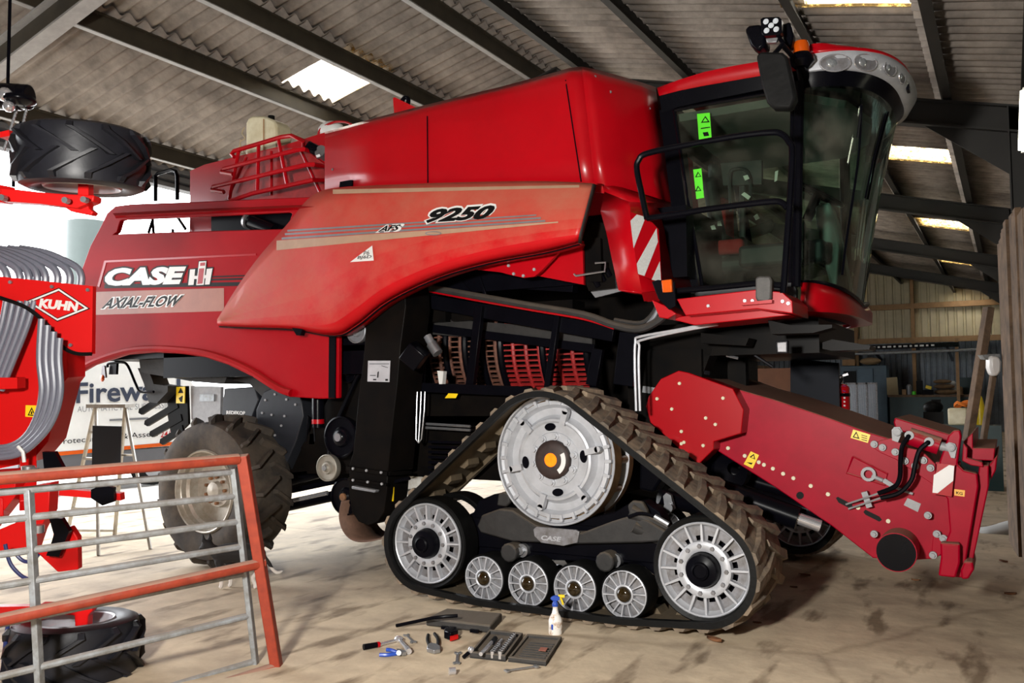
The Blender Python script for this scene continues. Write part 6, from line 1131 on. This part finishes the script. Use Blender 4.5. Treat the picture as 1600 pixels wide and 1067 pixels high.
def onb(px, w, h, M, name, label, cat, shape='box', y=29.0, grp=None):
    x = Bk(px, 610, y).x; mb = MB()
    if shape == 'box': mb.bx(x-w/2, x+w/2, y-.12, y+.12, bz, bz+h)
    elif shape == 'cyl': mb.cyl((x, y, bz), (x, y, bz+h*.85), w/2, n=18); mb.cyl((x, y, bz+h*.85), (x, y, bz+h), w/2, w*.25, n=18)
    elif shape == 'sack': mb.sph((x, y, bz+h/2), .5, (w, .5, h), 16)
    return solo(mb, name, M, label, cat, grp, bevel=.01)
slab('cardboard_sheet', [(1385, 590), (1402, 589), (1404, 617), (1386, 617)], 28.7, .03, mat('cardboard', (.38, .30, .17), .8), 'upright tan cardboard sheet on the workbench', 'cardboard')
onb(1413, .14, .2, WOODL, 'box', 'small brown box beside the cardboard sheet', 'box')
onb(1420.5, .17, .38, GREY, 'canister', 'grey upright canister on the workbench', 'canister', 'cyl')
onb(1428, .13, .13, GREENL, 'paint_tin', 'bright green and white tin in front of the canister', 'tin', 'cyl', 28.75)
onb(1437, .2, .5, INK, 'bench_vice', 'black bench vice standing up from the workbench', 'vice', 'box', 29.3)
onb(1450, .36, .17, BLK, 'tray', 'shallow black tray on the workbench', 'tray', 'box', 28.75)
x = Bk(1451, 606, 28.75).x; mb = MB(); mb.box((x, 28.75, bz+.26), (.2, .12, .12), Matrix.Rotation(.3, 3, 'Y')); solo(mb, 'tool', YELP, 'small yellow tool lying in the black tray', 'tool', bevel=.02)
SK = mat('brown_sacking', (.2, .115, .05), .9, 0, .4, 6)
xs_ = Bk(1478, 612, 29).x
for k, (w, h, dz, lab) in enumerate(((.75, .2, 0, 'bottom brown sack of the pile on the workbench'), (.68, .18, .2, 'middle brown sack of the pile on the workbench'), (.6, .16, .38, 'top brown sack of the pile on the workbench'))): mb = MB(); mb.sph((xs_-.05*k, 29, bz+h/2+dz), .5, (w, .5, h), 16); solo(mb, 'sack', SK, lab, 'sack', 'brown sacks piled on the workbench')
onb(1489, .24, .48, WHT, 'jug', 'white plastic jug behind the brown sacks', 'jug', 'cyl', 29.4)
onb(1500, .2, .28, SK, 'jar', 'brown glass jar near the end of the workbench', 'jar', 'cyl', 28.9)
onb(1511, .44, .6, TEAL, 'crate', 'dark teal crate at the end of the workbench', 'crate', 'box', 29.3)
slab('wooden_crate', [(1316, 561.5), (1336, 561.5), (1336, 571.2), (1316, 571.2)], 29.05, .4, WOODL, 'lower pale wooden crate stacked on the cupboard', 'crate')
slab('wooden_crate', [(1317, 551), (1335, 551), (1335, 561.3), (1317, 561.3)], 29.05, .4, WOODL, 'upper pale wooden crate stacked on the cupboard', 'crate')
mb = MB(); p = Bk(1360, 566, 29.3); p.z = Bk(1360, 572, 29).z+.19; mb.sph(p, .5, (.75, .6, .28), 16); solo(mb, 'sack', mat('tan_sacking', (.36, .24, .12), .9), 'tan sack slumped on top of the cupboard', 'sack')
mb = MB(); mb.bar(Bk(1330, 544, 28), Bk(1498, 538, 28), .16, .16); 
for k in range(14): q = Bk(1330, 544, 28).lerp(Bk(1498, 538, 28), .12+.05*k)+V((0, -.09, .0)); mb.box(q, (.07+.03*(k % 3), .02, .06), None, 1)
[mb.bar(Bk(x, 541, 28), (Bk(x, 541, 28).x, 30.94, Bk(x, 541, 28).z-.4), .08, .08) for x in (1360, 1480)]
solo(mb, 'boom', [BLKC, LWHT], 'long black boom with white marks stored across the far end', 'boom')
mb = MB(); mb.cyl(Bk(1335, 553, 28.2), Bk(1535, 546, 28.2), .05, n=12); [mb.bar(Bk(x, 549, 28.2), (Bk(x, 549, 28.2).x, 30.94, Bk(x, 549, 28.2).z), .05, .05) for x in (1400, 1515)]; solo(mb, 'pole', GALV, 'long pale metal pole below the black boom', 'pole')
mb = MB(); mb.bx(Bk(1497, 600, 28.4).x-.05, Bk(1497, 600, 28.4).x+.05, 28.35, 28.45, 0, Bk(1497, 528, 28.4).z); solo(mb, 'post', WOODL, 'slim wooden post with a rope binding at the far end', 'post')
# nearer things behind the feeder front
JY = thing('plastic_drum', 'squat off white plastic container behind the feeder mouth', 'container', V((D(1497, 650, 14).x, D(1497, 650, 14).y, 0)))
p = D(1497, 650, 14); mb = MB(); mb.box((p.x, p.y, .62), (.26, .26, 1.24)) if False else mb.bx(p.x-.14, p.x+.14, p.y-.14, p.y+.14, p.z-.14, p.z+.13); part(mb, 'body', CREAM, JY, bevel=.03)
d_ = V((0, 0, 0)); mb = MB(); mb.bx(p.x-.3, p.x+.6, p.y-.2, p.y+.3, 0, p.z-.14); solo(mb, 'bench', TEAL, 'dark low bench carrying the off white container', 'bench')
mb = MB(); mb.tube([p+V((.06+.10*math.cos(a)*(1+.2*math.sin(3*a)), .08*math.sin(a), .16+.03*math.sin(2*a)+.012*a/3)) for a in [i*.3 for i in range(50)]], .012, 6); solo(mb, 'rope', mat('orange_rope', (.75, .2, .02), .8), 'coil of orange rope on the off white container', 'rope')
q = D(1531, 650, 14); mb = MB(); mb.lathe([(0, 0), (.07, 0), (.075, .28), (.05, .42), (.025, .47), (0, .47)], V((q.x, q.y, p.z-.14)), (0, 0, 1), 20); solo(mb, 'oil_can', YELP, 'tall yellow can standing beside the orange rope', 'can')
mb = MB(); q = D(1458, 636, 15); mb.sph(q, .16, (1, .8, .7), 14); mb.box(q+V((.05, 0, .06)), (.14, .1, .14)); mb.bx(q.x-.15, q.x+.15, q.y-.1, q.y+.1, 0, q.z-.08); solo(mb, 'engine', INK, 'small black engine on a stand behind the feeder', 'engine')
# brown crate and orange cover seen between the cab and the feeder
mb = MB(); a, c = Y(1180, 576, 9), Y(1236, 600, 9); mb.bx(a.x, c.x, 9, 9.8, 0, a.z); solo(mb, 'wooden_box', mat('brown_board', (.16, .065, .03), .8, 0, .3, 4), 'brown wooden box behind the feeder house', 'box')
a, c = Y(1110, 572, 10.2), Y(1182, 590, 10.2); mb = MB(); mb.bx(a.x, c.x, 10.2, 11.4, 0, a.z); q = Y(1161, 570, 10.6); mb.sph(q, .12, (1.5, 1, .7), 12, 1)
solo(MB().bx(a.x, c.x, 10.2, 11.4, 0, a.z), 'timber_stack', WOOD, 'weathered timber stack behind the brown box', 'timber stack'); mb = MB(); mb.sph(V((Y(1161, 569, 10.6).x, 10.6, Y(1110, 572, 10.2).z+.085)), .12, (1.6, 1, .7), 12); solo(mb, 'cover', mat('orange_cover', (.55, .12, .03), .8), 'crumpled orange cover on the timber stack', 'cover')
